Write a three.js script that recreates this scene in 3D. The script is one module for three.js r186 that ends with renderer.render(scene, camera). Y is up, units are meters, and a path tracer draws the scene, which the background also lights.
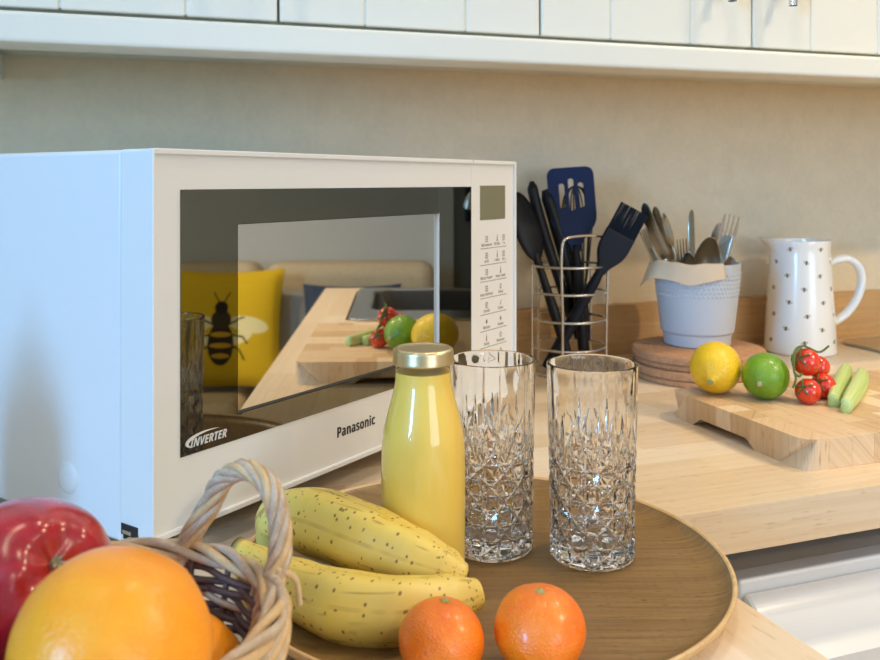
import * as THREE from 'three';
import { mergeGeometries, mergeVertices, toCreasedNormals } from 'three/addons/utils/BufferGeometryUtils.js';
import { RoundedBoxGeometry } from 'three/addons/geometries/RoundedBoxGeometry.js';
import { FontLoader } from 'three/addons/loaders/FontLoader.js';
import { TextGeometry } from 'three/addons/geometries/TextGeometry.js';
import { RectAreaLightUniformsLib } from 'three/addons/lights/RectAreaLightUniformsLib.js';

// ---------------------------------------------------------------- camera, sky, lights, exposure
const scene = new THREE.Scene();
const TOP = 0.91;                                   // worktop height
const camera = new THREE.PerspectiveCamera(2 * Math.atan(330 / 885) * 180 / Math.PI, 880 / 660, 0.05, 30);
const YAW = 20 * Math.PI / 180;
camera.position.set(0, 1.195, 0);
camera.lookAt(Math.sin(YAW), 1.195, -Math.cos(YAW));
camera.setViewOffset(880, 660, 0, 149, 880, 660);   // a lens shifted down, verticals stay upright
camera.focus = 0.72; camera.userData.fStop = 12;
scene.background = new THREE.Color(0.30, 0.42, 0.60);  // daylight outside the windows
const renderer = new THREE.WebGLRenderer({ antialias: true });
renderer.toneMapping = THREE.LinearToneMapping;
renderer.toneMappingExposure = 0.93;
renderer.shadowMap.enabled = true;
RectAreaLightUniformsLib.init();

const ROOM = { x0: -2.2, x1: 3.25, z0: -1.281, z1: 3.2, h: 2.42 };
const WIN1 = { z: 0.95, w: 0.45, y: 1.62, h: 0.9, I: 62 };      // window in the left wall: cool sky light
const WIN2 = { x: 1.2, w: 1.8, y: 1.45, h: 1.2, I: 5.6 };       // wide window in the rear wall
const win1 = new THREE.RectAreaLight(new THREE.Color(0.20, 0.53, 1.0), WIN1.I, WIN1.w, WIN1.h);
win1.position.set(ROOM.x0 + 0.02, WIN1.y, WIN1.z); win1.lookAt(2, WIN1.y, WIN1.z); win1.name = 'window_daylight'; scene.add(win1);
const win2 = new THREE.RectAreaLight(new THREE.Color(0.72, 0.86, 1.0), WIN2.I, WIN2.w, WIN2.h);
win2.position.set(WIN2.x, WIN2.y, ROOM.z1 - 0.02); win2.lookAt(WIN2.x, WIN2.y, -3); win2.name = 'rear_daylight'; scene.add(win2);
const SPOTS = [                                     // recessed ceiling downlights
  [1.63, 0.35, 9], [1.30, -0.58, 2.8], [0.45, -0.58, 1.1], [-0.35, -0.45, 0.4], [1.63, 1.9, 10], [0.25, 1.9, 5],
];
const WARM = new THREE.Color(1.0, 0.81, 0.56);

// ---------------------------------------------------------------- helpers
let seed = 20240611;
function rnd() { seed = (seed * 1664525 + 1013904223) >>> 0; return seed / 4294967296; }
const rr = (a, b) => a + (b - a) * rnd();
const V = (x, y, z) => new THREE.Vector3(x, y, z);
const lin = (r, g, b) => new THREE.Color().setRGB(r, g, b);
const used = {};
function numbered(n) { const k = used[n] = (used[n] ?? -1) + 1; return k ? `${n}_${String(k).padStart(3, '0')}` : n; }
function thing(name, label, category, pos = [0, 0, 0], turn = 0, group) {
  const o = new THREE.Group(); o.name = numbered(name); o.position.set(...pos); o.rotation.y = turn;
  o.userData = { label, category }; if (group) o.userData.group = group; scene.add(o); return o;
}
function part(name, geo, mat, parent, pos, rot) {
  const m = new THREE.Mesh(geo, mat); m.name = name; m.castShadow = m.receiveShadow = true;
  if (pos) m.position.set(...pos); if (rot) m.rotation.set(...rot); parent.add(m); return m;
}
function solo(name, geo, mat, label, category, pos, rot, group) {
  const m = part(numbered(name), geo, mat, scene, pos, rot); m.userData = { label, category }; if (group) m.userData.group = group; return m;
}
function struct(name, geo, mat, pos, label) {
  const m = part(name, geo, mat, scene, pos); m.userData = { kind: 'structure' }; if (label) m.userData.label = label; return m;
}
const merge = (gs) => mergeGeometries(gs.map(g => { const h = g.index ? g.toNonIndexed() : g; for (const k of Object.keys(h.attributes)) if (!['position', 'normal', 'uv'].includes(k)) h.deleteAttribute(k); return h; }));
function box(w, h, d, x = 0, y = 0, z = 0) { const g = new THREE.BoxGeometry(w, h, d); g.translate(x, y, z); return g; }
function span(x0, x1, y0, y1, z0, z1) { return box(x1 - x0, y1 - y0, z1 - z0, (x0 + x1) / 2, (y0 + y1) / 2, (z0 + z1) / 2); }
function rbox(w, h, d, r, x = 0, y = 0, z = 0, s = 2) { const g = new RoundedBoxGeometry(w, h, d, s, r); g.translate(x, y, z); return g; }
function rspan(x0, x1, y0, y1, z0, z1, r) { return rbox(x1 - x0, y1 - y0, z1 - z0, r, (x0 + x1) / 2, (y0 + y1) / 2, (z0 + z1) / 2); }
function cyl(r0, r1, h, x = 0, y = 0, z = 0, n = 24) { const g = new THREE.CylinderGeometry(r1, r0, h, n); g.translate(x, y + h / 2, z); return g; }
function tube(pts, r, n = 40, m = 6, closed = false) { return new THREE.TubeGeometry(new THREE.CatmullRomCurve3(pts.map(p => p.isVector3 ? p : V(...p)), closed), n, r, m, closed); }
function lathe(pts, n = 64) { return new THREE.LatheGeometry(pts.map(p => new THREE.Vector2(p[0], p[1])), n); }
// wood uv: u along the grain, v across, in metres; random shift per piece
function grainUV(g, axis, shift = true, flat = 0) {
  const p = g.attributes.position, n = g.attributes.normal, uv = new Float32Array(p.count * 2), du = shift ? rnd() * 7 : 0, dv = shift ? rnd() * 7 : 0;
  for (let i = 0; i < p.count; i++) {
    const c = [p.getX(i), p.getY(i), p.getZ(i)], a = 'xyz'.indexOf(axis), o = [0, 1, 2].filter(k => k !== a);
    uv[2 * i] = c[a] + du; uv[2 * i + 1] = c[o[0]] + c[o[1]] + dv;
    if (flat) { uv[2 * i] = c[0] * flat; uv[2 * i + 1] = c[2] * flat; }
  }
  g.setAttribute('uv', new THREE.BufferAttribute(uv, 2)); return g;
}
// loft of rings along a curve with radius per sample; shape(theta, t) multiplies the radius
function sweep(pts, radii, n = 60, m = 20, shape = () => 1) {
  const c = new THREE.CatmullRomCurve3(pts.map(p => V(...p))), fr = c.computeFrenetFrames(n), pos = [], uv = [], idx = [];
  const rad = (t) => { const s = t * (radii.length - 1), i = Math.min(radii.length - 2, Math.floor(s)), f = s - i, k = f * f * (3 - 2 * f); return radii[i] * (1 - k) + radii[i + 1] * k; };
  for (let i = 0; i <= n; i++) {
    const t = i / n, p = c.getPoint(t), N = fr.normals[i], B = fr.binormals[i], r = rad(t);
    for (let j = 0; j <= m; j++) {
      const a = j / m * 2 * Math.PI, q = r * shape(a, t);
      pos.push(p.x + q * (Math.cos(a) * N.x + Math.sin(a) * B.x), p.y + q * (Math.cos(a) * N.y + Math.sin(a) * B.y), p.z + q * (Math.cos(a) * N.z + Math.sin(a) * B.z));
      uv.push(t, j / m);
    }
  }
  for (let i = 0; i < n; i++) for (let j = 0; j < m; j++) { const a = i * (m + 1) + j, b = a + m + 1; idx.push(a, a + 1, b, b, a + 1, b + 1); }
  const cap = (i, flip) => { const p = c.getPoint(i / n), k = pos.length / 3; pos.push(p.x, p.y, p.z); uv.push(i / n, 0); for (let j = 0; j < m; j++) { const a = i * (m + 1) + j; flip ? idx.push(k, a + 1, a) : idx.push(k, a, a + 1); } };
  cap(0, true); cap(n, false);
  const g = new THREE.BufferGeometry(); g.setAttribute('position', new THREE.Float32BufferAttribute(pos, 3)); g.setAttribute('uv', new THREE.Float32BufferAttribute(uv, 2)); g.setIndex(idx);
  g.computeVertexNormals(); return g;
}
function extrude(shape, depth, bevel = 0, seg = 2, curve = 12) {
  const g = new THREE.ExtrudeGeometry(shape, { depth: depth - 2 * bevel, bevelEnabled: bevel > 0, bevelSize: bevel, bevelOffset: -bevel, bevelThickness: bevel, bevelSegments: seg, curveSegments: curve });
  g.translate(0, 0, bevel); return g;
}
function rrect(x0, y0, x1, y1, r) {
  const s = new THREE.Shape(); s.moveTo(x0 + r, y0); s.lineTo(x1 - r, y0); s.absarc(x1 - r, y0 + r, r, -Math.PI / 2, 0); s.lineTo(x1, y1 - r); s.absarc(x1 - r, y1 - r, r, 0, Math.PI / 2);
  s.lineTo(x0 + r, y1); s.absarc(x0 + r, y1 - r, r, Math.PI / 2, Math.PI); s.lineTo(x0, y0 + r); s.absarc(x0 + r, y0 + r, r, Math.PI, 1.5 * Math.PI); return s;
}
// ---- noise
function hash(x, y, k) { let h = (x * 374761393 + y * 668265263 + k * 974634493) | 0; h = Math.imul(h ^ (h >>> 13), 1274126177); return ((h ^ (h >>> 16)) >>> 0) / 4294967296; }
function vnoise(x, y, px, py, k) {   // periodic value noise
  const x0 = Math.floor(x), y0 = Math.floor(y), fx = x - x0, fy = y - y0, sx = fx * fx * (3 - 2 * fx), sy = fy * fy * (3 - 2 * fy);
  const m = (a, b) => ((a % b) + b) % b, h = (i, j) => hash(m(i, px), m(j, py), k);
  return (h(x0, y0) * (1 - sx) + h(x0 + 1, y0) * sx) * (1 - sy) + (h(x0, y0 + 1) * (1 - sx) + h(x0 + 1, y0 + 1) * sx) * sy;
}
function dataTex(w, h, fn, color = true, rx = 1, ry = 1) {
  const d = new Uint8Array(w * h * 4);
  for (let j = 0; j < h; j++) for (let i = 0; i < w; i++) { const c = fn(i / w, j / h), o = 4 * (j * w + i); d[o] = c[0]; d[o + 1] = c[1]; d[o + 2] = c[2]; d[o + 3] = 255; }
  const t = new THREE.DataTexture(d, w, h, THREE.RGBAFormat); t.magFilter = THREE.LinearFilter; t.minFilter = THREE.LinearMipmapLinearFilter; t.generateMipmaps = true;
  t.wrapS = t.wrapT = THREE.RepeatWrapping; t.repeat.set(rx, ry); if (color) t.colorSpace = THREE.SRGBColorSpace; t.needsUpdate = true; return t;
}
const mix3 = (a, b, t) => [a[0] + (b[0] - a[0]) * t, a[1] + (b[1] - a[1]) * t, a[2] + (b[2] - a[2]) * t];
function woodTex(a, b, c, k, fleck = 0.25) {   // one repeat = 0.8 m x 0.2 m
  return dataTex(512, 512, (u, v) => {
    const w = 0.6 * vnoise(u * 3, v * 4, 3, 4, k + 9) + 0.3 * vnoise(u * 7, v * 9, 7, 9, k + 8);
    const g = vnoise(u * 4, v * 40 + w * 4, 4, 1000, k) * 0.5 + vnoise(u * 10, v * 120, 10, 120, k + 1) * 0.35 + vnoise(u * 24, v * 250, 24, 250, k + 2) * 0.15;
    let q = mix3(a, b, g); const f = vnoise(u * 60, v * 170, 60, 170, k + 3); if (f > 0.8) q = mix3(q, c, (f - 0.8) / 0.2 * fleck * 2);
    return q;
  }, true, 1 / 0.8, 1 / 0.2);
}
const std = (o) => new THREE.MeshStandardMaterial(o);
const phy = (o) => new THREE.MeshPhysicalMaterial(o);

// ---------------------------------------------------------------- materials
const beechMaps = [
  woodTex([238, 219, 192], [226, 203, 170], [198, 168, 130], 11), woodTex([235, 214, 184], [221, 196, 161], [192, 158, 120], 23),
  woodTex([241, 225, 201], [231, 210, 182], [204, 176, 140], 37), woodTex([230, 208, 176], [215, 188, 152], [186, 150, 112], 51),
];
const beech = beechMaps.map(m => std({ map: m, roughness: 0.36 }));
const upstandMats = [std({ map: woodTex([222, 178, 122], [202, 154, 98], [168, 120, 72], 13), roughness: 0.4 }), std({ map: woodTex([214, 168, 112], [192, 144, 90], [160, 112, 66], 17), roughness: 0.4 })];
const boardMats = [
  std({ map: woodTex([232, 204, 168], [214, 180, 138], [178, 138, 96], 61, 0.4), roughness: 0.55 }), std({ map: woodTex([220, 188, 148], [198, 160, 116], [162, 122, 80], 67, 0.4), roughness: 0.55 }),
  std({ map: woodTex([240, 216, 184], [225, 196, 158], [190, 152, 112], 71, 0.4), roughness: 0.55 }),
];
const trayTop = std({ map: woodTex([158, 124, 76], [116, 87, 48], [84, 59, 29], 83, 0.45), roughness: 0.33 });
const trayEdge = std({ map: woodTex([226, 190, 138], [206, 164, 108], [176, 130, 80], 91), roughness: 0.45 });
const paintBase = [232, 214, 182];
const paint = dataTex(256, 256, (u, v) => { const n = vnoise(u * 90, v * 90, 90, 90, 3) * 0.5 + vnoise(u * 20, v * 20, 20, 20, 4) * 0.5; const s = 0.975 + 0.05 * n; return paintBase.map(c => c * s); }, true, 2, 2);
const wallPaint = std({ map: paint, roughness: 0.75 });
const roomPaint = std({ color: lin(0.66, 0.62, 0.53), roughness: 0.9 });
const ceilingPaint = std({ color: lin(0.8, 0.8, 0.78), roughness: 0.9 });
const cream = std({ color: lin(0.79, 0.765, 0.655), roughness: 0.4 });
const creamDark = std({ color: lin(0.62, 0.62, 0.52), roughness: 0.5 });
const whiteEnamel = phy({ color: lin(0.82, 0.82, 0.82), roughness: 0.35, clearcoat: 0.4, clearcoatRoughness: 0.2 });
const whitePlastic = std({ color: lin(0.80, 0.80, 0.78), roughness: 0.38 });
const fridgeWhite = phy({ color: lin(0.66, 0.68, 0.71), roughness: 0.35, clearcoat: 0.4, clearcoatRoughness: 0.2 });
const black = std({ color: lin(0.01, 0.01, 0.012), roughness: 0.5 });
const steel = std({ color: lin(0.62, 0.60, 0.56), metalness: 1, roughness: 0.22 });
const chrome = std({ color: lin(0.75, 0.74, 0.70), metalness: 1, roughness: 0.16 });
const floorMat = std({ map: woodTex([186, 152, 112], [160, 124, 86], [130, 96, 62], 101), roughness: 0.4 });

// ================================================================ THE ROOM
{
  const { x0, x1, z0, z1, h } = ROOM, T = 0.12, ZB = -2.1, XK = 2.05;   // the wall steps back behind the end of the kitchen
  struct('floor', grainUV(span(x0 - T, x1 + T, -T, 0, ZB - T, z1 + T), 'x', false), floorMat);
  struct('ceiling', span(x0 - T, x1 + T, h, h + T, ZB - T, z1 + T), ceilingPaint);
  const wb = span(x0 - T, XK, 0, h, z0 - T, z0); { const p = wb.attributes.position, uv = wb.attributes.uv; for (let i = 0; i < p.count; i++) uv.setXY(i, p.getX(i), p.getY(i)); }
  struct('wall_back', wb, wallPaint);
  struct('wall_return', span(XK - T, XK, 0, h, ZB, z0 - T), roomPaint);
  struct('wall_back_recess', span(XK - T, x1 + T, 0, h, ZB - T, ZB), roomPaint);
  struct('wall_right', span(x1, x1 + T, 0, h, ZB, z1), roomPaint);
  { const a = WIN1.z - WIN1.w / 2, b = WIN1.z + WIN1.w / 2, c = WIN1.y - WIN1.h / 2, d = WIN1.y + WIN1.h / 2;
    struct('wall_left', merge([span(x0 - T, x0, 0, c, z0, z1), span(x0 - T, x0, d, h, z0, z1), span(x0 - T, x0, c, d, z0, a), span(x0 - T, x0, c, d, b, z1)]), roomPaint);
    const w = struct('window_1', merge([span(x0 - 0.07, x0 - 0.03, c, c + 0.05, a, b), span(x0 - 0.07, x0 - 0.03, d - 0.05, d, a, b), span(x0 - 0.07, x0 - 0.03, c, d, a, a + 0.05), span(x0 - 0.07, x0 - 0.03, c, d, b - 0.05, b)]), whitePlastic);
    part('pane', span(x0 - 0.054, x0 - 0.05, c + 0.05, d - 0.05, a + 0.05, b - 0.05), phy({ color: lin(1, 1, 1), transmission: 1, thickness: 0, roughness: 0 }), w);
  }
  { const a = WIN2.x - WIN2.w / 2, b = WIN2.x + WIN2.w / 2, c = WIN2.y - WIN2.h / 2, d = WIN2.y + WIN2.h / 2;
    struct('wall_rear', merge([span(x0, x1, 0, c, z1, z1 + T), span(x0, x1, d, h, z1, z1 + T), span(x0, a, c, d, z1, z1 + T), span(b, x1, c, d, z1, z1 + T)]), roomPaint);
    const w = struct('window_2', merge([span(a, b, c, c + 0.05, z1 + 0.03, z1 + 0.07), span(a, b, d - 0.05, d, z1 + 0.03, z1 + 0.07), span(a, a + 0.05, c, d, z1 + 0.03, z1 + 0.07), span(b - 0.05, b, c, d, z1 + 0.03, z1 + 0.07), span((a + b) / 2 - 0.025, (a + b) / 2 + 0.025, c, d, z1 + 0.03, z1 + 0.07)]), whitePlastic);
    for (const [p, q] of [[a + 0.05, (a + b) / 2 - 0.025], [(a + b) / 2 + 0.025, b - 0.05]]) part('pane', span(p, q, c + 0.05, d - 0.05, z1 + 0.05, z1 + 0.054), phy({ color: lin(1, 1, 1), transmission: 1, thickness: 0, roughness: 0 }), w);
  }
  // door in the far wall beyond the sofa
  const door = struct('door_1', span(x1 - 0.03, x1, 0, 2.0, -1.86, -1.06), std({ color: lin(0.20, 0.19, 0.15), roughness: 0.5 }));
  part('door_handle', rbox(0.02, 0.2, 0.022, 0.008, x1 - 0.045, 1.12, -1.12), black, door);
  struct('trim_1', merge([span(x1 - 0.04, x1, 0, 2.06, -1.06, -1.0), span(x1 - 0.04, x1, 0, 2.06, -1.92, -1.86), span(x1 - 0.04, x1, 2.0, 2.06, -1.86, -1.06)]), cream);
}
// ceiling downlights
for (const [x, z, I] of SPOTS) {
  const k = SPOTS.findIndex(s => s[0] === x && s[1] === z);
  const t = thing('ceiling_downlight', ['recessed warm ceiling downlight in front of the sink end of the worktop', 'recessed warm ceiling downlight over the chopping board', 'recessed warm ceiling downlight over the utensil holder', 'recessed warm ceiling downlight over the fruit basket', 'recessed ceiling downlight in the middle of the room before the sofa', 'recessed ceiling downlight furthest behind the camera'][k], 'light', [x, ROOM.h, z], 0);
  part('ring', lathe([[0.034, 0], [0.036, -0.006], [0.046, -0.008], [0.05, -0.004], [0.05, 0]], 32), chrome, t);
  part('bulb', cyl(0.032, 0.032, 0.004, 0, -0.005, 0), std({ color: lin(1, 1, 1), emissive: WARM, emissiveIntensity: 3 }), t);
  const l = new THREE.SpotLight(WARM, I, 0, 1.15, 0.6, 2); l.position.set(0, -0.02, 0); l.target.position.set(0, -2, -0.25); l.castShadow = true; l.shadow.radius = 2.2; l.name = 'downlight'; t.add(l); t.add(l.target);
}

// ================================================================ WORKTOPS (stave by stave)
const CF = -0.638;      // front edge of the main worktop
const PX = 0.398;       // right edge of the return worktop
function staves(parent, x0, x1, z0, z1, along, wid, y0, y1, mats, lenA, lenB, hole) {
  const L0 = along === 'x' ? x0 : z0, L1 = along === 'x' ? x1 : z1, W0 = along === 'x' ? z0 : x0, W1 = along === 'x' ? z1 : x1;
  const rows = Math.round((W1 - W0) / wid), w = (W1 - W0) / rows;
  for (let r = 0; r < rows; r++) {
    const segs = []; let a = L0 - rr(0, lenA * 0.8);
    while (a < L1 - 1e-6) { let b = a + rr(lenA, lenB); if (L1 - b < 0.1) b = L1; segs.push([Math.max(a, L0), Math.min(b, L1)]); a = b; }
    for (let [p, q] of segs) {
      const wa = W0 + r * w, wb = wa + w;
      let pieces = [[p, q]];
      if (hole && along === 'x' && wb > hole[2] + 1e-4 && wa < hole[3] - 1e-4) pieces = [[p, Math.min(q, hole[0])], [Math.max(p, hole[1]), q]].filter(([s, e]) => e - s > 0.004);
      for (const [s, e] of pieces) {
        const g = along === 'x' ? span(s, e, y0, y1, wa, wb) : span(wa, wb, y0, y1, s, e);
        part('stave', grainUV(g, along), mats[Math.floor(rnd() * mats.length)], parent);
      }
    }
  }
}
const SINK = { x0: 1.185, x1: 1.70, z0: -1.225, z1: -0.73 };
{
  const t = thing('worktop', 'long pale wooden worktop along the wall carrying microwave, chopping board and jug', 'worktop', [0, 0, 0]);
  staves(t, -1.0, 1.75, ROOM.z0, CF, 'x', 0.0428, TOP - 0.04, TOP, beech, 0.35, 0.75, [SINK.x0 + 0.02, SINK.x1 - 0.02, SINK.z0 + 0.02, SINK.z1 - 0.02]);
  const t2 = thing('return_worktop', 'pale wooden return worktop under the round tray and fruit basket', 'worktop', [0, 0, 0]);
  staves(t2, -0.252, PX, CF + 0.0006, 0.45, 'z', 0.0435, TOP - 0.04, TOP, beech, 0.35, 0.7);
  const u = thing('upstand', 'low wooden upstand strip along the foot of the wall', 'upstand', [0, 0, 0]);
  let a = -1.0; while (a < 1.75) { const b = Math.min(1.75, a + rr(0.42, 0.8)); for (let k = 0; k < 2; k++) part('stave', grainUV(span(a, b, TOP + 0.041 * k, TOP + 0.041 * (k + 1), ROOM.z0, ROOM.z0 + 0.02), 'x'), upstandMats[Math.floor(rnd() * 2)], u); a = b; }
}
// base cabinets below
{
  const t = thing('base_cabinet', 'cream base cabinet with filler panel beneath the corner of the worktop', 'cabinet', [0, 0, 0]);
  part('body', span(-1.0, 0.40, 0.0, TOP - 0.041, ROOM.z0 + 0.02, -0.70), creamDark, t);
  part('filler_panel', rspan(0.402, 0.525, 0.05, 0.832, -0.69, -0.662, 0.003), cream, t);
  for (const [x, y] of [[0.455, 0.824], [0.492, 0.806]]) part('cover_cap', lathe([[0, 0.0035], [0.005, 0.003], [0.0065, 0]].reverse(), 20).rotateX(Math.PI / 2), whitePlastic, t, [x, y, -0.662]);
  const p = thing('return_cabinet', 'cream cabinet under the return worktop', 'cabinet', [0, 0, 0]);
  part('body', span(-0.22, PX - 0.03, 0, TOP - 0.041, -0.63, 0.43), creamDark, p);
  part('plinth', span(-0.23, PX - 0.06, 0, 0.1, -0.62, 0.44), creamDark, p);
}
{ // under-counter fridge, bulging door
  const t = thing('fridge', 'white fridge with bulging rounded door under the worktop', 'fridge', [0.53, 0, 0]);
  part('body', rspan(0, 0.57, 0.02, 0.826, -1.2, -0.685, 0.004), fridgeWhite, t);
  part('top_trim', rspan(0, 0.57, 0.79, 0.832, -0.6845, -0.662, 0.004), fridgeWhite, t);
  const s = new THREE.Shape(); s.moveTo(-0.684, 0.06); s.lineTo(-0.684, 0.797); s.lineTo(-0.659, 0.834); s.bezierCurveTo(-0.648, 0.834, -0.634, 0.815, -0.629, 0.80); s.bezierCurveTo(-0.627, 0.795, -0.622, 0.792, -0.617, 0.787); s.bezierCurveTo(-0.612, 0.70, -0.612, 0.3, -0.617, 0.06);
  const g = extrude(s, 0.566, 0.004, 2, 16); g.rotateY(-Math.PI / 2); g.translate(0.568, -0.014, 0);   // profile (z,y) swept along x
  part('door', g, fridgeWhite, t);
  const c = thing('sink_cabinet', 'cream cabinet under the sink', 'cabinet', [0, 0, 0]);
  part('body', span(1.105, 1.74, 0.0, 0.70, ROOM.z0 + 0.02, -0.68), creamDark, c);
  part('end_panel', span(1.72, 1.745, 0.0, TOP - 0.041, ROOM.z0 + 0.02, -0.66), cream, c);
  part('door', rspan(1.11, 1.715, 0.1, 0.86, -0.679, -0.66, 0.003), cream, c);
}
{ // stainless inset sink
  const t = thing('inset_sink', 'stainless steel inset sink let into the worktop', 'sink', [0, TOP, 0]);
  const o = rrect(SINK.x0, SINK.z0, SINK.x1, SINK.z1, 0.03); const hs = rrect(SINK.x0 + 0.11, SINK.z0 + 0.05, SINK.x1 - 0.035, SINK.z1 - 0.04, 0.05); o.holes.push(hs);
  const g = extrude(o, 0.006, 0.0025); g.rotateX(Math.PI / 2); g.scale(1, 1, 1); g.translate(0, 0.0065, 0); part('rim', g, steel, t);
  const bw = [SINK.x0 + 0.11, SINK.x1 - 0.035, SINK.z0 + 0.05, SINK.z1 - 0.04], bs = rrect(bw[0], bw[2], bw[1], bw[3], 0.05), bi = rrect(bw[0] + 0.003, bw[2] + 0.003, bw[1] - 0.003, bw[3] - 0.003, 0.047); bs.holes.push(bi);
  const b1 = extrude(bs, 0.16); b1.rotateX(Math.PI / 2); b1.translate(0, 0.003, 0); const b2 = new THREE.ShapeGeometry(rrect(bw[0], bw[2], bw[1], bw[3], 0.05)); b2.rotateX(Math.PI / 2); b2.translate(0, -0.157, 0);
  part('bowl', merge([b1, b2]), steel, t);
  const f = thing('mixer_tap', 'chrome mixer tap behind the sink', 'tap', [1.56, TOP + 0.0066, -1.175]);
  part('body', lathe([[0, 0.1], [0.02, 0.1], [0.022, 0.09], [0.022, 0.01], [0.024, 0.008], [0.024, 0], [0, 0]].reverse(), 32), chrome, f);
  part('spout', tube([[0, 0.09, 0], [0, 0.2, 0.01], [0, 0.27, 0.08], [0, 0.24, 0.17], [0, 0.21, 0.18]], 0.011, 40, 12), chrome, f);
  part('lever', rbox(0.016, 0.07, 0.012, 0.004, 0.03, 0.085, 0), chrome, f);
}

// ================================================================ WALL CABINETS
const CZ = -0.95, CTILT = 0.0066, CY0 = 1.361;
{
  const edges = [-0.764, -0.4525, -0.141, 0.171, 0.4825, 0.791, 1.10, 1.41, 1.72];
  const names = ['cream wall cabinet at the left end beyond the microwave', 'cream wall cabinet directly above the microwave', 'cream wall cabinet with bar handles above the cutlery pot and chopping board', 'cream wall cabinet at the sink end of the row'];
  for (let u = 0; u < 4; u++) {
    const a = edges[2 * u], b = edges[2 * u + 2];
    const t = thing('wall_cabinet', names[u], 'cabinet', [0, 0, 0], 0, 'wall cabinets over the worktop'); t.rotation.z = CTILT;
    part('body', span(a + 0.0005, b - 0.0005, CY0 + 0.0, CY0 + 0.72, ROOM.z0, CZ - 0.021), cream, t);
    for (let d = 0; d < 2; d++) {
      const p = edges[2 * u + d] + 0.0014, q = edges[2 * u + d + 1] - 0.0014, y0 = CY0 + 0.004, y1 = CY0 + 0.716;
      const dr = part('door', span(p + 0.002, q - 0.002, y0 + 0.002, y1 - 0.002, CZ - 0.0205, CZ - 0.0020), cream, t);
      const cuts = [p, p + 0.0945, q - 0.0945, q];
      for (let k = 0; k < 3; k++) part('plank', rspan(cuts[k] + (k ? 0.0008 : 0), cuts[k + 1] - (k < 2 ? 0.0008 : 0), y0, y1, CZ - 0.010, CZ, 0.0022), cream, dr);
      const hx = d === 0 ? q - 0.051 : p + 0.042;
      const hd = part('handle', tube([[hx, CY0 + 0.0565, CZ + 0.026], [hx, CY0 + 0.19, CZ + 0.026]], 0.0055, 8, 12), chrome, dr);
      part('handle_post', merge([cyl(0.0045, 0.0045, 0.026, 0, 0, 0, 12).rotateX(Math.PI / 2).translate(hx, CY0 + 0.082, CZ), cyl(0.0045, 0.0045, 0.026, 0, 0, 0, 12).rotateX(Math.PI / 2).translate(hx, CY0 + 0.175, CZ)]), chrome, dr);
      void hd;
    }
  }
  // light rail under the cabinets
  const s = new THREE.Shape(); s.moveTo(CZ - 0.045, 0); s.lineTo(CZ + 0.008, 0); s.quadraticCurveTo(CZ + 0.012, 0, CZ + 0.012, 0.005); s.lineTo(CZ + 0.012, 0.025); s.quadraticCurveTo(CZ + 0.012, 0.030, CZ + 0.006, 0.0305); s.lineTo(CZ - 0.045, 0.0305); s.closePath();
  const g = extrude(s, 2.5, 0, 1, 6); g.rotateY(-Math.PI / 2); g.translate(1.73, 0, 0);
  const rail = struct('trim_2', g, cream, [0, CY0 - 0.0315, 0], 'cream light rail under the wall cabinets'); rail.rotation.z = CTILT;
  struct('trim_3', rspan(-0.20, -0.139, 1.327, CY0 - 0.002, ROOM.z0, -1.2, 0.003), cream, undefined, 'cream batten under the cabinets at the left end');
}

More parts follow.
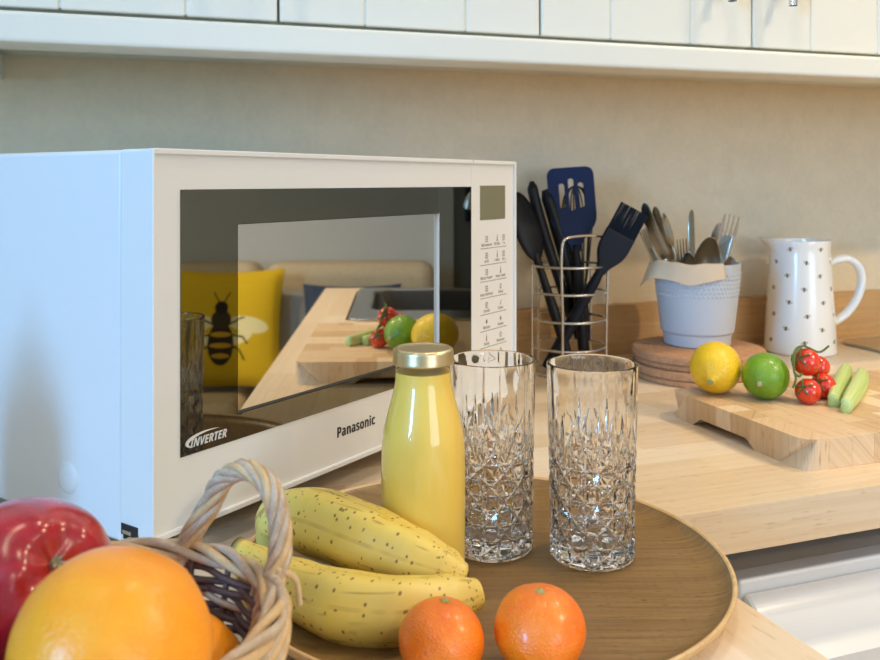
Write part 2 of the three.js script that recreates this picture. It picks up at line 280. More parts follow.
// ================================================================ MICROWAVE
const loader = new FontLoader();
const fontBold = await loader.loadAsync('fonts/droid/droid_sans_bold.typeface.json');
{
  const t = thing('microwave', 'white microwave oven with dark mirror-like door standing on the worktop', 'microwave', [0.0232, TOP, -0.655], 36.26 * Math.PI / 180);
  const W = 0.530, yT = 0.3084, yB = 0.0284, TH = 0.0356, DP = 0.355, LIP = 0.0042;
  part('casing', rspan(0.001, W - 0.001, 0.0208, yT - 0.0005, -DP, -TH - 0.0012, 0.004), whiteEnamel, t);
  part('seam', span(0.003, W - 0.003, 0.024, yT - 0.004, -TH - 0.0015, -TH + 0.0005), black, t);
  for (const [x, z] of [[0.05, -0.06], [W - 0.05, -0.06], [0.05, -0.31], [W - 0.05, -0.31]]) part('foot', cyl(0.014, 0.016, 0.0212, x, 0, z, 20), black, t);
  // side cover cap
  part('side_cap', lathe([[0.0125, 0], [0.0118, 0.0016], [0.008, 0.0028], [0, 0.0032]], 28).rotateZ(Math.PI / 2), whitePlastic, t, [0.0012, 0.057, -0.1014]);
  // door with lip
  const xd = 0.4302;
  const OP = [0.0818, 0.366, 0.1025, 0.2515];          // opening of the see-through window, set back behind the glass
  const holed = (x0, y0, x1, y1, r, depth, bevel, z) => { const q = rrect(x0, y0, x1, y1, r), h = new THREE.Path(); h.moveTo(OP[0], OP[2]); h.lineTo(OP[0], OP[3]); h.lineTo(OP[1], OP[3]); h.lineTo(OP[1], OP[2]); h.closePath(); q.holes.push(h); const g = new THREE.ExtrudeGeometry(q, { depth: depth - bevel, bevelEnabled: bevel > 0, bevelSize: bevel, bevelOffset: -bevel, bevelThickness: bevel, bevelSegments: 2, curveSegments: 6 }); g.translate(0, 0, z); return g; };
  const door = part('door', holed(0.0002, yB + 0.0002, xd, yT - 0.0002, 0.003, TH - 0.0028, 0, -TH), whitePlastic, t);
  const lipShape = (x0, x1, left, right) => {
    const s = new THREE.Shape(); const l = LIP;
    if (left) { s.moveTo(x1, yB); s.lineTo(x0 + 0.003, yB); s.quadraticCurveTo(x0, yB, x0, yB + 0.003); s.lineTo(x0, yT - 0.003); s.quadraticCurveTo(x0, yT, x0 + 0.003, yT); s.lineTo(x1, yT); s.lineTo(x1, yT - l); s.lineTo(x0 + 0.0022, yT - l); s.lineTo(x0 + 0.0022, yB + l); s.lineTo(x1, yB + l); }
    if (right) { s.moveTo(x0, yB); s.lineTo(x1 - 0.003, yB); s.quadraticCurveTo(x1, yB, x1, yB + 0.003); s.lineTo(x1, yT - 0.003); s.quadraticCurveTo(x1, yT, x1 - 0.003, yT); s.lineTo(x0, yT); s.lineTo(x0, yT - l); s.lineTo(x1 - 0.004, yT - l); s.lineTo(x1 - 0.004, yB + l); s.lineTo(x0, yB + l); }
    s.closePath(); const g = extrude(s, 0.005, 0.0007, 2, 8); g.translate(0, 0, -0.005); return g;
  };
  part('lip', lipShape(0, xd, true, false), whitePlastic, door);
  const glassB = std({ color: lin(0.19, 0.185, 0.15), metalness: 1, roughness: 0.015 });
  const glassI = std({ color: lin(0.74, 0.72, 0.66), metalness: 1, roughness: 0.02 });
  const gl = part('door_glass', holed(0.0262, 0.0828, 0.4298, 0.2787, 0.0006, 0.0019, 0, -0.0040), glassB, t);
  part('mesh_window', span(OP[0], OP[1], OP[2], OP[3], -0.0068, -0.0054), glassI, gl);
  part('window_reveal', span(OP[1] - 0.0006, OP[1] + 0.0001, OP[2], OP[3], -0.0054, -0.0022), whitePlastic, gl);  // right reveal alone white, its lit edge put into the colour; others black
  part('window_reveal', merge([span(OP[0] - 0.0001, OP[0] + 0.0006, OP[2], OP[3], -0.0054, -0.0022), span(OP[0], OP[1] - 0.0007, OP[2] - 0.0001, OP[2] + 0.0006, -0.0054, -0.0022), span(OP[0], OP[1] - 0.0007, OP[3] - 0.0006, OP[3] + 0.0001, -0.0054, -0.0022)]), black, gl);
  // control panel
  const pan = part('control_panel', rspan(xd + 0.0012, W - 0.0002, yB + 0.0002, yT - 0.0002, -TH, -0.0028, 0.0022), whitePlastic, t);
  part('lip', lipShape(xd + 0.0012, W, false, true), whitePlastic, pan);
  part('display', rspan(0.4493, 0.5065, 0.2405, 0.2798, -0.004, -0.0023, 0.0005), std({ color: lin(0.23, 0.22, 0.14), roughness: 0.12 }), pan);
  const cv = document.createElement('canvas'); cv.width = 512; cv.height = 1024; const c = cv.getContext('2d');
  c.fillStyle = 'rgb(231,230,226)'; c.fillRect(0, 0, 512, 1024); c.textAlign = 'center'; c.strokeStyle = c.fillStyle = 'rgb(62,62,66)';
  const L = [['Microwave', 'box'], ['Grill', 'box'], ['Micro Power', 'box'], ['Auto Defrost', 'box'], ['Combi', 'box'], ['Reheat', 'dot'], ['Delay', 'tri'], ['Stop/Reset', 'box']];
  const R = [['10 Min', 'box'], ['1 Min', 'box'], ['Auto Cook', 'tri'], ['Clock', 'dia'], ['Timer', 'key'], ['Power', 'dot'], ['Memory', 'dia'], ['Start', 'dia']];
  const icon = (k, x, y) => { c.lineWidth = 6; c.beginPath(); if (k === 'box') { c.rect(x - 14, y - 18, 28, 36); c.moveTo(x - 8, y); c.lineTo(x + 8, y); } else if (k === 'dia') { c.moveTo(x, y - 20); c.lineTo(x + 14, y); c.lineTo(x, y + 20); c.lineTo(x - 14, y); c.closePath(); } else if (k === 'tri') { c.moveTo(x, y - 20); c.lineTo(x + 4, y + 18); c.lineTo(x - 8, y + 18); c.closePath(); } else if (k === 'key') { c.moveTo(x - 8, y + 16); c.lineTo(x + 12, y - 16); c.moveTo(x - 2, y + 18); c.lineTo(x + 4, y); } else { c.moveTo(x, y - 16); c.lineTo(x + 9, y); c.lineTo(x, y + 16); c.lineTo(x - 9, y); c.closePath(); c.fill(); } c.stroke(); };
  for (let i = 0; i < 8; i++) { const y = 45 + i * 122; c.font = 'bold 30px sans-serif'; icon(L[i][1], 160, y); c.fillText(L[i][0], 160, y + 52); if (i < 2) { icon('tri', 320, y); icon('box', 415, y); c.fillText(i ? '1 Min' : '10 Min', 315, y + 52); c.fillText(i ? '10 s' : '1 s', 418, y + 52); } else { icon(R[i][1], 370, y); c.fillText(R[i][0], 370, y + 52); } c.lineWidth = 4; c.beginPath(); c.moveTo(70, y + 68); c.lineTo(460, y + 68); c.stroke(); }
  const tx = new THREE.CanvasTexture(cv); tx.colorSpace = THREE.SRGBColorSpace;
  const pg = new THREE.PlaneGeometry(0.078, 0.158); part('button_print', pg, std({ map: tx, roughness: 0.38 }), pan, [0.4785, 0.1465, -0.0026]);
  // lettering
  const ink = std({ color: lin(0.02, 0.02, 0.022), roughness: 0.5 }), pale = std({ color: lin(0.72, 0.72, 0.72), roughness: 0.4 });
  const word = (s, w, h, slant) => { const g = new TextGeometry(s, { font: fontBold, size: 1, depth: 0.01, curveSegments: 5, bevelEnabled: false }); g.computeBoundingBox(); const b = g.boundingBox, sx = w / (b.max.x - b.min.x), sy = h / (b.max.y - Math.min(0, b.min.y)); g.translate(-b.min.x, 0, 0); g.scale(sx, sy, 0.0004 / 0.01); if (slant) g.applyMatrix4(new THREE.Matrix4().makeShear(0, 0, slant, 0, 0, 0)); g.computeVertexNormals(); return g; };
  part('maker_lettering', word('Panasonic', 0.0545, 0.0098, 0), ink, door, [0.2025, 0.0548, -0.0028]);
  part('inverter_lettering', word('INVERTER', 0.0355, 0.0062, 0.25), pale, gl, [0.0345, 0.0878, -0.0021]);
  const sw = new THREE.Shape(); sw.moveTo(0.0335, 0.0882); sw.bezierCurveTo(0.0275, 0.0895, 0.0275, 0.0945, 0.0385, 0.0965); sw.bezierCurveTo(0.047, 0.0982, 0.055, 0.0978, 0.0625, 0.0965); sw.bezierCurveTo(0.055, 0.0971, 0.048, 0.0968, 0.0405, 0.0950); sw.bezierCurveTo(0.031, 0.0925, 0.0315, 0.090, 0.0338, 0.0893); sw.closePath();
  const swg = extrude(sw, 0.0004, 0, 1, 16); swg.translate(0.001, 0, -0.0022); part('swoosh', swg, pale, gl);
  // dark hinge pocket at the foot of the door side
  const hp = part('hinge_pocket', span(-0.0003, 0.02, yB + 0.0005, yB + 0.0085, -TH + 0.0004, -0.0165), black, t);
  part('hinge_tab', rspan(-0.0008, 0.01, yB + 0.0012, yB + 0.004, -TH + 0.002, -0.024, 0.0006), steel, hp);
}

// ================================================================ TRAY WITH DRINKS AND FRUIT
const TRAY = [0.2447, TOP, -0.5845], TF = 0.0112, TR = 0.1735;      // floor height above worktop
const trayY = TOP + TF;
{
  const t = thing('round_tray', 'round dark wooden tray with pale rim holding juice, glasses and bananas', 'tray', TRAY, -0.35);
  part('rim', grainUV(lathe([[0.10, 0], [0.148, 0.0], [0.160, 0.004], [0.1715, 0.0130], [TR, 0.0178], [TR - 0.0006, 0.0190], [TR - 0.0024, 0.0190], [TR - 0.0034, 0.0178]], 160), 'x', false), trayEdge, t);
  part('floor', grainUV(lathe([[TR - 0.0033, 0.0179], [TR - 0.0075, 0.0140], [TR - 0.016, 0.0118], [TR - 0.03, TF], [0.06, TF], [0.0, TF]], 160), 'x', false, 2.2), trayTop, t);
  part('underside', lathe([[0.0, 0.0005], [0.1, 0.0005], [0.148, 0.0005], [0.160, 0.0042]].reverse(), 96).scale(1, 1, 1), trayEdge, t);
}
const VW = (X, y, D) => [X * Math.cos(YAW) + D * Math.sin(YAW), y, X * Math.sin(YAW) - D * Math.cos(YAW)];   // right / height / ahead, measured from the photographer's spot
{ // juice bottle
  const p = VW(-0.0117, trayY, 0.620);
  const t = thing('juice_bottle', 'glass bottle of yellow juice with gold metal lid standing on the tray', 'bottle', p);
  const prof = [[0, 0.0004], [0.024, 0.0004], [0.0275, 0.0015], [0.0292, 0.005], [0.0294, 0.03], [0.0294, 0.075], [0.0290, 0.090], [0.0277, 0.1005], [0.0252, 0.111], [0.0222, 0.122], [0.0203, 0.130], [0.0196, 0.1352], [0.0194, 0.1410]];
  part('juice', lathe(prof, 72), phy({ color: lin(0.90, 0.60, 0.09), roughness: 0.45, clearcoat: 1, clearcoatRoughness: 0.04 }), t);
  part('juice_surface', lathe([[0.0194, 0.1410], [0, 0.1410]], 48), phy({ color: lin(0.90, 0.60, 0.09), roughness: 0.3 }), t);
  part('neck', lathe([[0.0195, 0.1405], [0.0193, 0.1440], [0.0195, 0.1490]], 64), phy({ color: lin(1, 1, 1), roughness: 0.02, transmission: 1, thickness: 0, ior: 1.5 }), t);
  part('lid', lathe([[0.0196, 0.1462], [0.0214, 0.1464], [0.0220, 0.1474], [0.0214, 0.1488], [0.0213, 0.1545], [0.0209, 0.1562], [0.0195, 0.1574], [0.0180, 0.1570], [0.0165, 0.1562], [0, 0.1562]], 80), std({ color: lin(0.80, 0.64, 0.36), metalness: 1, roughness: 0.32 }), t);
}
// cut tumblers
function tumblerGeo() {
  const H = 0.142, N = 360, M = 270, pos = [], idx = [], rings = [];
  const R = (h) => 0.0306 + (0.0330 - 0.0306) * Math.pow(h / H, 1.2);
  const K = 9;                                      // diamonds round the glass
  const tri = (x) => Math.abs(((x % 1) + 1) % 1 - 0.5) * 2;   // 1 on the grid line, 0 in the middle
  const groove = (d, w) => Math.max(0, 1 - d / w);
  const cell = 2 * Math.PI * 0.031 / K;            // cell width in metres
  const lower = 0.088;                              // top of the diamond field
  const cut = (a, h) => {
    const u = a / (2 * Math.PI) * K, v = h / cell; let d = 0;
    if (h > 0.004 && h < lower) {
      const p = u + v, q = u - v, line = (x) => (1 - tri(x + 0.5)) / 2;   // 0 on the line, 0.5 in the middle
      const f = 1 - Math.min(1, Math.max(0, (h - lower + 0.012) / 0.012)) * 1;
      const e = Math.min(1, (h - 0.004) / 0.004);
      let c1 = Math.max(groove(line(p), 0.20), groove(line(q), 0.20));
      const c2 = 0.75 * Math.max(groove(line(u * 2), 0.12), groove(line(v * 2), 0.12));
      d = Math.max(c1, c2) * f * e;
    }
    // fans of long cuts rising above the field
    const fu = ((u % 1) + 1) % 1 - 0.5;
    if (h > lower - 0.02 && h < 0.124) for (const s of [-0.38, 0, 0.38]) {
      const len = s ? 0.026 : 0.034, y0 = lower - 0.014, tt = (h - y0) / len; if (tt < 0 || tt > 1) continue;
      const cx = s * tt * 1.15, wd = 0.085 * Math.sin(Math.PI * Math.min(1, tt * 0.9 + 0.1)); if (wd > 0.001) d = Math.max(d, groove(Math.abs(fu - cx), wd) * 0.9);
    }
    const gu = (((u + 0.5) % 1) + 1) % 1 - 0.5;
    if (h > lower - 0.02 && h < 0.124) for (const s of [-0.25, 0.25]) { const y0 = lower - 0.016, tt = (h - y0) / 0.02; if (tt < 0 || tt > 1) continue; const wd = 0.07 * Math.sin(Math.PI * tt); if (wd > 0.001) d = Math.max(d, groove(Math.abs(gu - s * tt), wd) * 0.8); }
    return d * 0.0017;
  };
  const ring = (f) => { const k = pos.length / 3; for (let j = 0; j < N; j++) { const a = j / N * 2 * Math.PI, [r, y] = f(a); pos.push(r * Math.cos(a), y, r * Math.sin(a)); } rings.push(k); };
  ring(() => [0.002, 0.0012]); ring(() => [0.020, 0.0012]); ring(() => [0.0235, 0.0004]); ring(() => [0.0268, 0.0004]); ring(() => [0.0290, 0.0014]);
  for (let i = 0; i <= M; i++) { const h = 0.0035 + (H - 0.0015 - 0.0035) * i / M; ring((a) => [R(h) - cut(a, h), h]); }
  for (let k = 1; k < 10; k++) { const q = Math.PI * k / 10; ring(() => [R(H) - 0.00105 + 0.00105 * Math.cos(q), H - 0.0015 + 0.00115 * Math.sin(q)]); }
  for (let i = 0; i <= 24; i++) { const h = H - 0.002 - (H - 0.002 - 0.016) * i / 24; ring(() => [R(h) - 0.0021 - 0.0022 * Math.pow(1 - h / H, 1.0), h]); }
  ring(() => [0.0225, 0.0125]); ring(() => [0.014, 0.0108]); ring(() => [0.002, 0.0104]);
  for (let i = 0; i < rings.length - 1; i++) for (let j = 0; j < N; j++) { const a = rings[i] + j, b = rings[i] + (j + 1) % N, c = rings[i + 1] + j, d = rings[i + 1] + (j + 1) % N; idx.push(a, c, b, b, c, d); }
  const c0 = pos.length / 3; pos.push(0, 0.0012, 0); for (let j = 0; j < N; j++) idx.push(c0, rings[0] + j, rings[0] + (j + 1) % N);
  const c1 = pos.length / 3, lr = rings[rings.length - 1]; pos.push(0, 0.0104, 0); for (let j = 0; j < N; j++) idx.push(c1, lr + (j + 1) % N, lr + j);
  const g = new THREE.BufferGeometry(); g.setAttribute('position', new THREE.Float32BufferAttribute(pos, 3)); g.setIndex(idx);
  return toCreasedNormals(g, 0.25);
}
{
  const g = tumblerGeo(), m = phy({ color: lin(1, 1, 1), roughness: 0.0, transmission: 1, thickness: 0.003, ior: 1.5 });
  solo('cut_glass_tumbler', g, m, 'tall cut glass tumbler on the tray, right of the other and nearer the camera', 'glass', VW(0.1110, trayY, 0.646), [0, 0.35, 0], 'cut glass tumblers on the tray');
  solo('cut_glass_tumbler', g, m, 'tall cut glass tumbler on the tray between juice bottle and the other tumbler', 'glass', VW(0.0385, trayY, 0.661), [0, 0.1, 0], 'cut glass tumblers on the tray');
}
// bananas
{
  const skin = (k) => dataTex(1024, 256, (u, v) => {
    let c = mix3([240, 214, 116], [230, 192, 76], vnoise(u * 6, v * 5, 6, 5, k)); const gr = vnoise(u * 3, v * 3, 3, 3, k + 5); c = mix3(c, [210, 200, 104], gr * 0.3 * Math.max(0, 1 - u * 1.5));
    c = mix3(c, [232, 214, 128], vnoise(u * 60, v * 14, 60, 14, k + 7) * 0.3);
    const ridge = Math.abs(((v * 5) % 1) - 0.5); if (ridge < 0.045) c = mix3(c, [178, 140, 58], 0.4 * vnoise(u * 40, 3, 40, 8, k + 1));
    const cu = Math.floor(u * 90), cw = Math.floor(v * 34); let s = 0;
    for (let a = -1; a <= 1; a++) for (let b = -1; b <= 1; b++) { const i = cu + a, j = ((cw + b) % 34 + 34) % 34; if (hash(i, j, k + 2) < 0.16 * (0.4 + 1.2 * vnoise(i / 12, j / 8, 99, 99, k + 11))) { const ox = hash(i, j, k + 3), oy = hash(i, j, k + 4), dx = (u * 90 - i - ox), dy = (v * 34 - cw - b - oy), r = 0.16 + 0.3 * hash(i, j, k + 6); s = Math.max(s, Math.min(1, 1.6 * (1 - Math.hypot(dx, dy) / r))); } }
    if (s > 0) c = mix3(c, [98, 62, 26], Math.min(1, s) * 0.85);
    const sm = vnoise(u * 14, v * 40 + u * 6, 14, 1000, k + 8); if (sm > 0.86) c = mix3(c, [120, 84, 36], (sm - 0.86) * 4);
    const e = Math.max(0, u - 0.965) / 0.035 + Math.max(0, 0.03 - u) / 0.03; return mix3(c, [92, 74, 40], Math.min(1, e));
  });
  const pent = (a, t) => 1 + 0.045 * Math.cos(5 * a + 0.6) * Math.sin(Math.PI * Math.min(1, Math.max(0, t)));
  const px = (x, y, D) => VW((x - 440) / 885 * D, 1.195 - (y - 181) * D / 885, D);
  const r1 = phy({ map: skin(131), roughness: 0.5, clearcoat: 0.25, clearcoatRoughness: 0.45 }), r2 = phy({ map: skin(177), roughness: 0.5, clearcoat: 0.25, clearcoatRoughness: 0.45 });
  const fpts = [px(236, 545, 0.600), px(262, 566, 0.588), px(300, 590, 0.558), px(350, 607, 0.531), px(400, 611, 0.528), px(445, 603, 0.541), px(476, 594, 0.552), px(480, 593, 0.553)];
  solo('banana', sweep(fpts, [0.006, 0.0115, 0.0180, 0.0208, 0.0198, 0.0165, 0.0095, 0.0050], 110, 40, pent), r1, 'spotted ripe banana at the front of the tray, nearer the small oranges', 'banana', [0, 0, 0], undefined, 'bananas on the tray');
  const bpts = [px(268, 548, 0.645), px(282, 520, 0.640), px(318, 522, 0.617), px(365, 539, 0.585), px(410, 557, 0.569), px(445, 569, 0.563), px(464, 576, 0.561), px(467, 577, 0.560)];
  solo('banana', sweep(bpts, [0.010, 0.0186, 0.0230, 0.0220, 0.0184, 0.0132, 0.0076, 0.004], 110, 40, pent), r2, 'spotted ripe banana lying behind the other, against the juice bottle', 'banana', [0, 0, 0], undefined, 'bananas on the tray');
}
// citrus skin
function citrus(R, flat, k, bumps, dip, lat = 0.0) {
  const g = new THREE.SphereGeometry(R, 96, 64), p = g.attributes.position, v = V(0, 0, 0);
  for (let i = 0; i < p.count; i++) {
    v.fromBufferAttribute(p, i); const n = v.clone().normalize(), th = Math.acos(n.y);
    let s = 1 + bumps * (vnoise(5 + n.x * 2.5, 5 + n.z * 2.5 + n.y * 3, 99, 99, k) - 0.5);
    if (dip) s -= dip * Math.exp(-th * th / 0.03);
    s += lat * Math.cos(9 * Math.atan2(n.z, n.x)) * Math.exp(-th * th / 0.25) * Math.min(1, th * 4);
    v.multiplyScalar(s); v.y *= flat; p.setXYZ(i, v.x, v.y, v.z);
  }
  const q = mergeVertices(g); q.computeVertexNormals(); return g.computeVertexNormals(), g;
}
const poreMap = (k) => dataTex(512, 512, (u, v) => { const i0 = Math.floor(u * 70), j0 = Math.floor(v * 40); let m = 0; for (let a = -1; a <= 1; a++) for (let b = -1; b <= 1; b++) { const i = i0 + a, j = j0 + b, ii = (i + 70) % 70, jj = (j + 40) % 40, dx = u * 70 - i - hash(ii, jj, k), dy = v * 40 - j - hash(ii, jj, k + 1); m = Math.max(m, 1 - Math.hypot(dx, dy) / 0.45); } const c = 255 * (1 - 0.8 * Math.max(0, m)); return [c, c, c]; }, false);
const pores = poreMap(5);
const skinTex = (a, b, k) => dataTex(256, 128, (u, v) => mix3(a, b, vnoise(u * 8, v * 6, 8, 6, k) * 0.6 + vnoise(u * 40, v * 24, 40, 24, k + 1) * 0.4));
const orangeMat = phy({ map: skinTex([255, 172, 26], [255, 150, 8], 41), roughness: 0.42, bumpMap: pores, bumpScale: 0.00022, clearcoat: 0.35, clearcoatRoughness: 0.3 });
const tangMat = phy({ map: skinTex([255, 138, 28], [246, 112, 8], 43), roughness: 0.36, bumpMap: pores, bumpScale: 0.0004, clearcoat: 0.4, clearcoatRoughness: 0.25 });
const stemMat = std({ color: lin(0.33, 0.36, 0.14), roughness: 0.8 });
function calyx(parent, y, r) { return part('stem_button', merge([lathe([[r, 0], [r * 0.8, r * 0.35], [r * 0.3, r * 0.5], [0, r * 0.35]], 10), ...[0, 1, 2, 3, 4].map(k => box(r * 1.1, r * 0.25, r * 0.5, r * 0.9, r * 0.08, 0).rotateY(k * 1.256))]), stemMat, parent, [0, y, 0]); }
{
  const g = citrus(0.0256, 0.90, 7, 0.03, 0.02, 0.006), g2 = citrus(0.0237, 0.91, 19, 0.03, 0.02, 0.005);
  for (const [gg, R, f, X, D, rot, label] of [[g, 0.0256, 0.90, 0.0559, 0.496, [0.1, 0.4, 0.05], 'small orange at the tray front, right of the other and clear of the bananas'], [g2, 0.0237, 0.91, 0.0008, 0.487, [0.25, 1.2, -0.3], 'small orange at the front of the tray touching the front banana']]) {
    const c = VW(X, trayY + R * f * 0.985, D);
    const t = thing('tangerine', label, 'orange', c, 0, 'small oranges on the tray'); t.rotation.set(...rot);
    part('peel', gg, tangMat, t); calyx(t, R * f * 0.975, 0.0021);
  }
}

// ================================================================ FRUIT BASKET
{
  const BX = -0.157, BD = 0.398, base = VW(BX, TOP, BD), RT = 0.080, RB = 0.060, BH = 0.085;
  const t = thing('wicker_basket', 'small round wicker basket with twisted handle holding apple and oranges', 'basket', base, -YAW);   // local x right, -z ahead
  const willowTex = (a, b, k) => dataTex(256, 64, (u, v) => mix3(a, b, vnoise(u * 12, v * 6, 12, 6, k) * 0.6 + vnoise(u * 60, v * 20, 60, 20, k + 1) * 0.4), true, 4, 1);
  const pale = std({ map: willowTex([226, 196, 150], [196, 158, 108], 201), roughness: 0.55 }), grey = std({ map: willowTex([214, 196, 172], [170, 140, 108], 207), roughness: 0.6 }), dark = std({ map: willowTex([120, 92, 84], [84, 60, 54], 211), roughness: 0.6 });
  const rad = (h) => RB + (RT - RB) * Math.pow(h / BH, 0.8);
  const NS = 20;
  part('bottom', lathe([[0, 0.004], [RB, 0.004], [RB + 0.001, 0.0], [0, 0.0]], 48), dark, t);
  for (let k = 0; k < NS; k++) { const a = k / NS * 2 * Math.PI, pts = []; for (let i = 0; i <= 6; i++) { const h = BH * i / 6; pts.push([rad(h) * Math.cos(a), h + 0.002, rad(h) * Math.sin(a)]); } part('stake', tube(pts, 0.0017, 12, 6), k % 3 ? dark : grey, t); }
  const rows = 27;
  for (let r = 0; r < rows; r++) {
    const h = 0.005 + (BH - 0.012) * r / (rows - 1), pts = [];
    for (let i = 0; i < 132; i++) { const a = i / 132 * 2 * Math.PI, w = Math.cos(a * NS / 2 + (r % 2) * Math.PI) * 0.0022; pts.push([(rad(h) + w) * Math.cos(a), h + 0.0030 * (vnoise(i / 9, r * 1.7, 99, 99, 3) - 0.5) * 2, (rad(h) + w) * Math.sin(a)]); }
    part('weaver', tube(pts, 0.0018, 264, 6, true), [dark, dark, grey, dark, dark][r % 5], t);
  }
  // braided rim: strands winding round the edge
  for (let s = 0; s < 4; s++) {
    const pts = []; for (let i = 0; i < 200; i++) { const a = i / 200 * 2 * Math.PI, q = a * 5 + s * Math.PI / 2, b = 0.0036 + 0.0008 * Math.sin(a * 5 + s); pts.push([(RT + 0.0015 + b * Math.cos(q)) * Math.cos(a), BH + 0.001 + b * 0.85 * Math.sin(q), (RT + 0.0015 + b * Math.cos(q)) * Math.sin(a)]); }
    part('rim_strand', tube(pts, 0.0025, 420, 7, true), [grey, pale, grey, pale][s], t);
  }
  // twisted side handle: core arch in local coordinates, ends run down outside the rim
  const arch = new THREE.CatmullRomCurve3([V(0.013, BH - 0.050, -0.070), V(0.016, BH - 0.016, -0.0785), V(0.019, BH + 0.001, -0.081), V(0.034, BH + 0.027, -0.074), V(0.044, BH + 0.044, -0.067), V(0.057, BH + 0.0505, -0.060), V(0.069, BH + 0.045, -0.054), V(0.0755, BH + 0.031, -0.049), V(0.0772, BH + 0.014, -0.043), V(0.0735, BH - 0.002, -0.037), V(0.0700, BH - 0.018, -0.035), V(0.0630, BH - 0.050, -0.032)]);
  const n = 160, fr = arch.computeFrenetFrames(n);
  for (let s = 0; s < 6; s++) {
    const pts = []; for (let i = 0; i <= n; i++) { const p = arch.getPoint(i / n), q = i / n * 2 * Math.PI * 3.2 + s * Math.PI / 3, b = 0.0039; pts.push(V(p.x + b * (Math.cos(q) * fr.normals[i].x + Math.sin(q) * fr.binormals[i].x), p.y + b * (Math.cos(q) * fr.normals[i].y + Math.sin(q) * fr.binormals[i].y), p.z + b * (Math.cos(q) * fr.normals[i].z + Math.sin(q) * fr.binormals[i].z))); }
    part('handle_strand', tube(pts, 0.0023, 170, 7), [grey, grey, pale, grey, pale, grey][s], t);
  }
  // loose strands where the handle is bound in
  for (let k = 0; k < 7; k++) { // strands swept from the handle foot down along the right of the rim
    const a0 = -0.50 + k * 0.03, P = (a, r, y) => [r * Math.cos(a), y, r * Math.sin(a)];
    part('binding_strand', tube([P(a0 - 0.06, 0.0785, BH - 0.010), P(a0, 0.081, BH + 0.005 - k * 0.0004), P(a0 + 0.22, 0.0845 + 0.0010 * (k % 3), BH + 0.005 - k * 0.0018), P(a0 + 0.55, 0.0850 + 0.0012 * (k % 2), BH - 0.001 - k * 0.0026), P(a0 + 0.95, 0.0835, BH - 0.006 - k * 0.0030), P(a0 + 1.4, 0.0800, BH - 0.010 - k * 0.003)], 0.0026, 50, 7), k % 3 ? pale : grey, t);
  }
  part('loose_end', tube([[0.076, BH + 0.010, -0.036], [0.085, BH + 0.003, -0.041], [0.0875, BH - 0.010, -0.041]], 0.0017, 16, 6), pale, t);
  // fruit
  const o1 = thing('orange', 'large bright orange on top of the basket, nearest the camera', 'orange', VW(-0.1305, 1.0085, 0.352), 0, 'oranges in the basket'); o1.rotation.set(2.2, 0.3, 0.5);
  part('peel', citrus(0.0390, 0.98, 23, 0.025, 0.01), orangeMat, o1); calyx(o1, 0.0378, 0.003);
  const o2 = thing('orange', 'orange mostly hidden behind the large one, against the basket wall', 'orange', VW(-0.1270, 0.9560, 0.415), 0, 'oranges in the basket'); o2.rotation.set(2.6, 1.3, 0.2);
  part('peel', citrus(0.0365, 0.98, 29, 0.025, 0.01), orangeMat, o2); calyx(o2, 0.0354, 0.003);
  // apple
  const ap = thing('apple', 'shiny red apple with its blossom end turned to the camera, in the basket', 'apple', VW(-0.1985, 1.0005, 0.424));
  const prof = []; for (let i = 0; i <= 60; i++) { const a = Math.PI * i / 60, s = Math.sin(a), c = Math.cos(a); let r = 0.0418 * Math.pow(s, 0.86) * (1 + 0.07 * c), y = 0.0395 * c; y -= 0.0105 * Math.exp(-((s * s) / 0.07)) * Math.sign(c) * (c > 0 ? 1.15 : 0.8); prof.push([Math.max(r, 0.00001), y]); }
  const g = lathe(prof.reverse(), 96), P = g.attributes.position;
  for (let i = 0; i < P.count; i++) { const x = P.getX(i), y = P.getY(i), z = P.getZ(i), a = Math.atan2(z, x), b = Math.max(0, -y / 0.04); const s = 1 + (0.012 + 0.020 * b * b) * Math.cos(5 * a + 0.5) * 0.7 + 0.015 * Math.cos(2 * a); P.setXYZ(i, x * s, y - 0.0016 * Math.pow(b, 5) * Math.cos(5 * a + 0.5), z * s); }
  g.computeVertexNormals();
  const appleTex = dataTex(512, 256, (u, v) => { let c = mix3([196, 22, 34], [150, 8, 26], vnoise(u * 50, v * 4, 50, 4, 301) * 0.7 + 0.3 * vnoise(u * 9, v * 5, 9, 5, 303)); const d = vnoise(u * 120, v * 70, 120, 70, 305); if (d > 0.86) c = mix3(c, [226, 150, 110], (d - 0.86) * 3); const e = Math.max(0, 0.10 - v) / 0.10; return mix3(c, [206, 110, 60], e * 0.55); });
  part('skin', g, phy({ map: appleTex, roughness: 0.25, clearcoat: 0.7, clearcoatRoughness: 0.2 }), ap);
  const cal = []; for (let k = 0; k < 6; k++) cal.push(new THREE.ConeGeometry(0.0022, 0.0085, 6).translate(0, 0.0035, 0).rotateZ(0.55).rotateY(k * 1.047));
  part('blossom_end', merge([...cal, new THREE.SphereGeometry(0.0025, 10, 8)]), std({ color: lin(0.36, 0.33, 0.2), roughness: 0.9 }), ap, [0, -0.0305, 0], [Math.PI, 0, 0]);
  part('stem', tube([[0, 0.026, 0], [0.001, 0.034, 0.001], [0.004, 0.043, 0.002]], 0.0012, 12, 6), std({ color: lin(0.16, 0.1, 0.05), roughness: 0.9 }), ap);
  ap.quaternion.setFromUnitVectors(V(0, -1, 0), V(...VW(0.66, 0.56, -0.50)).normalize());
}

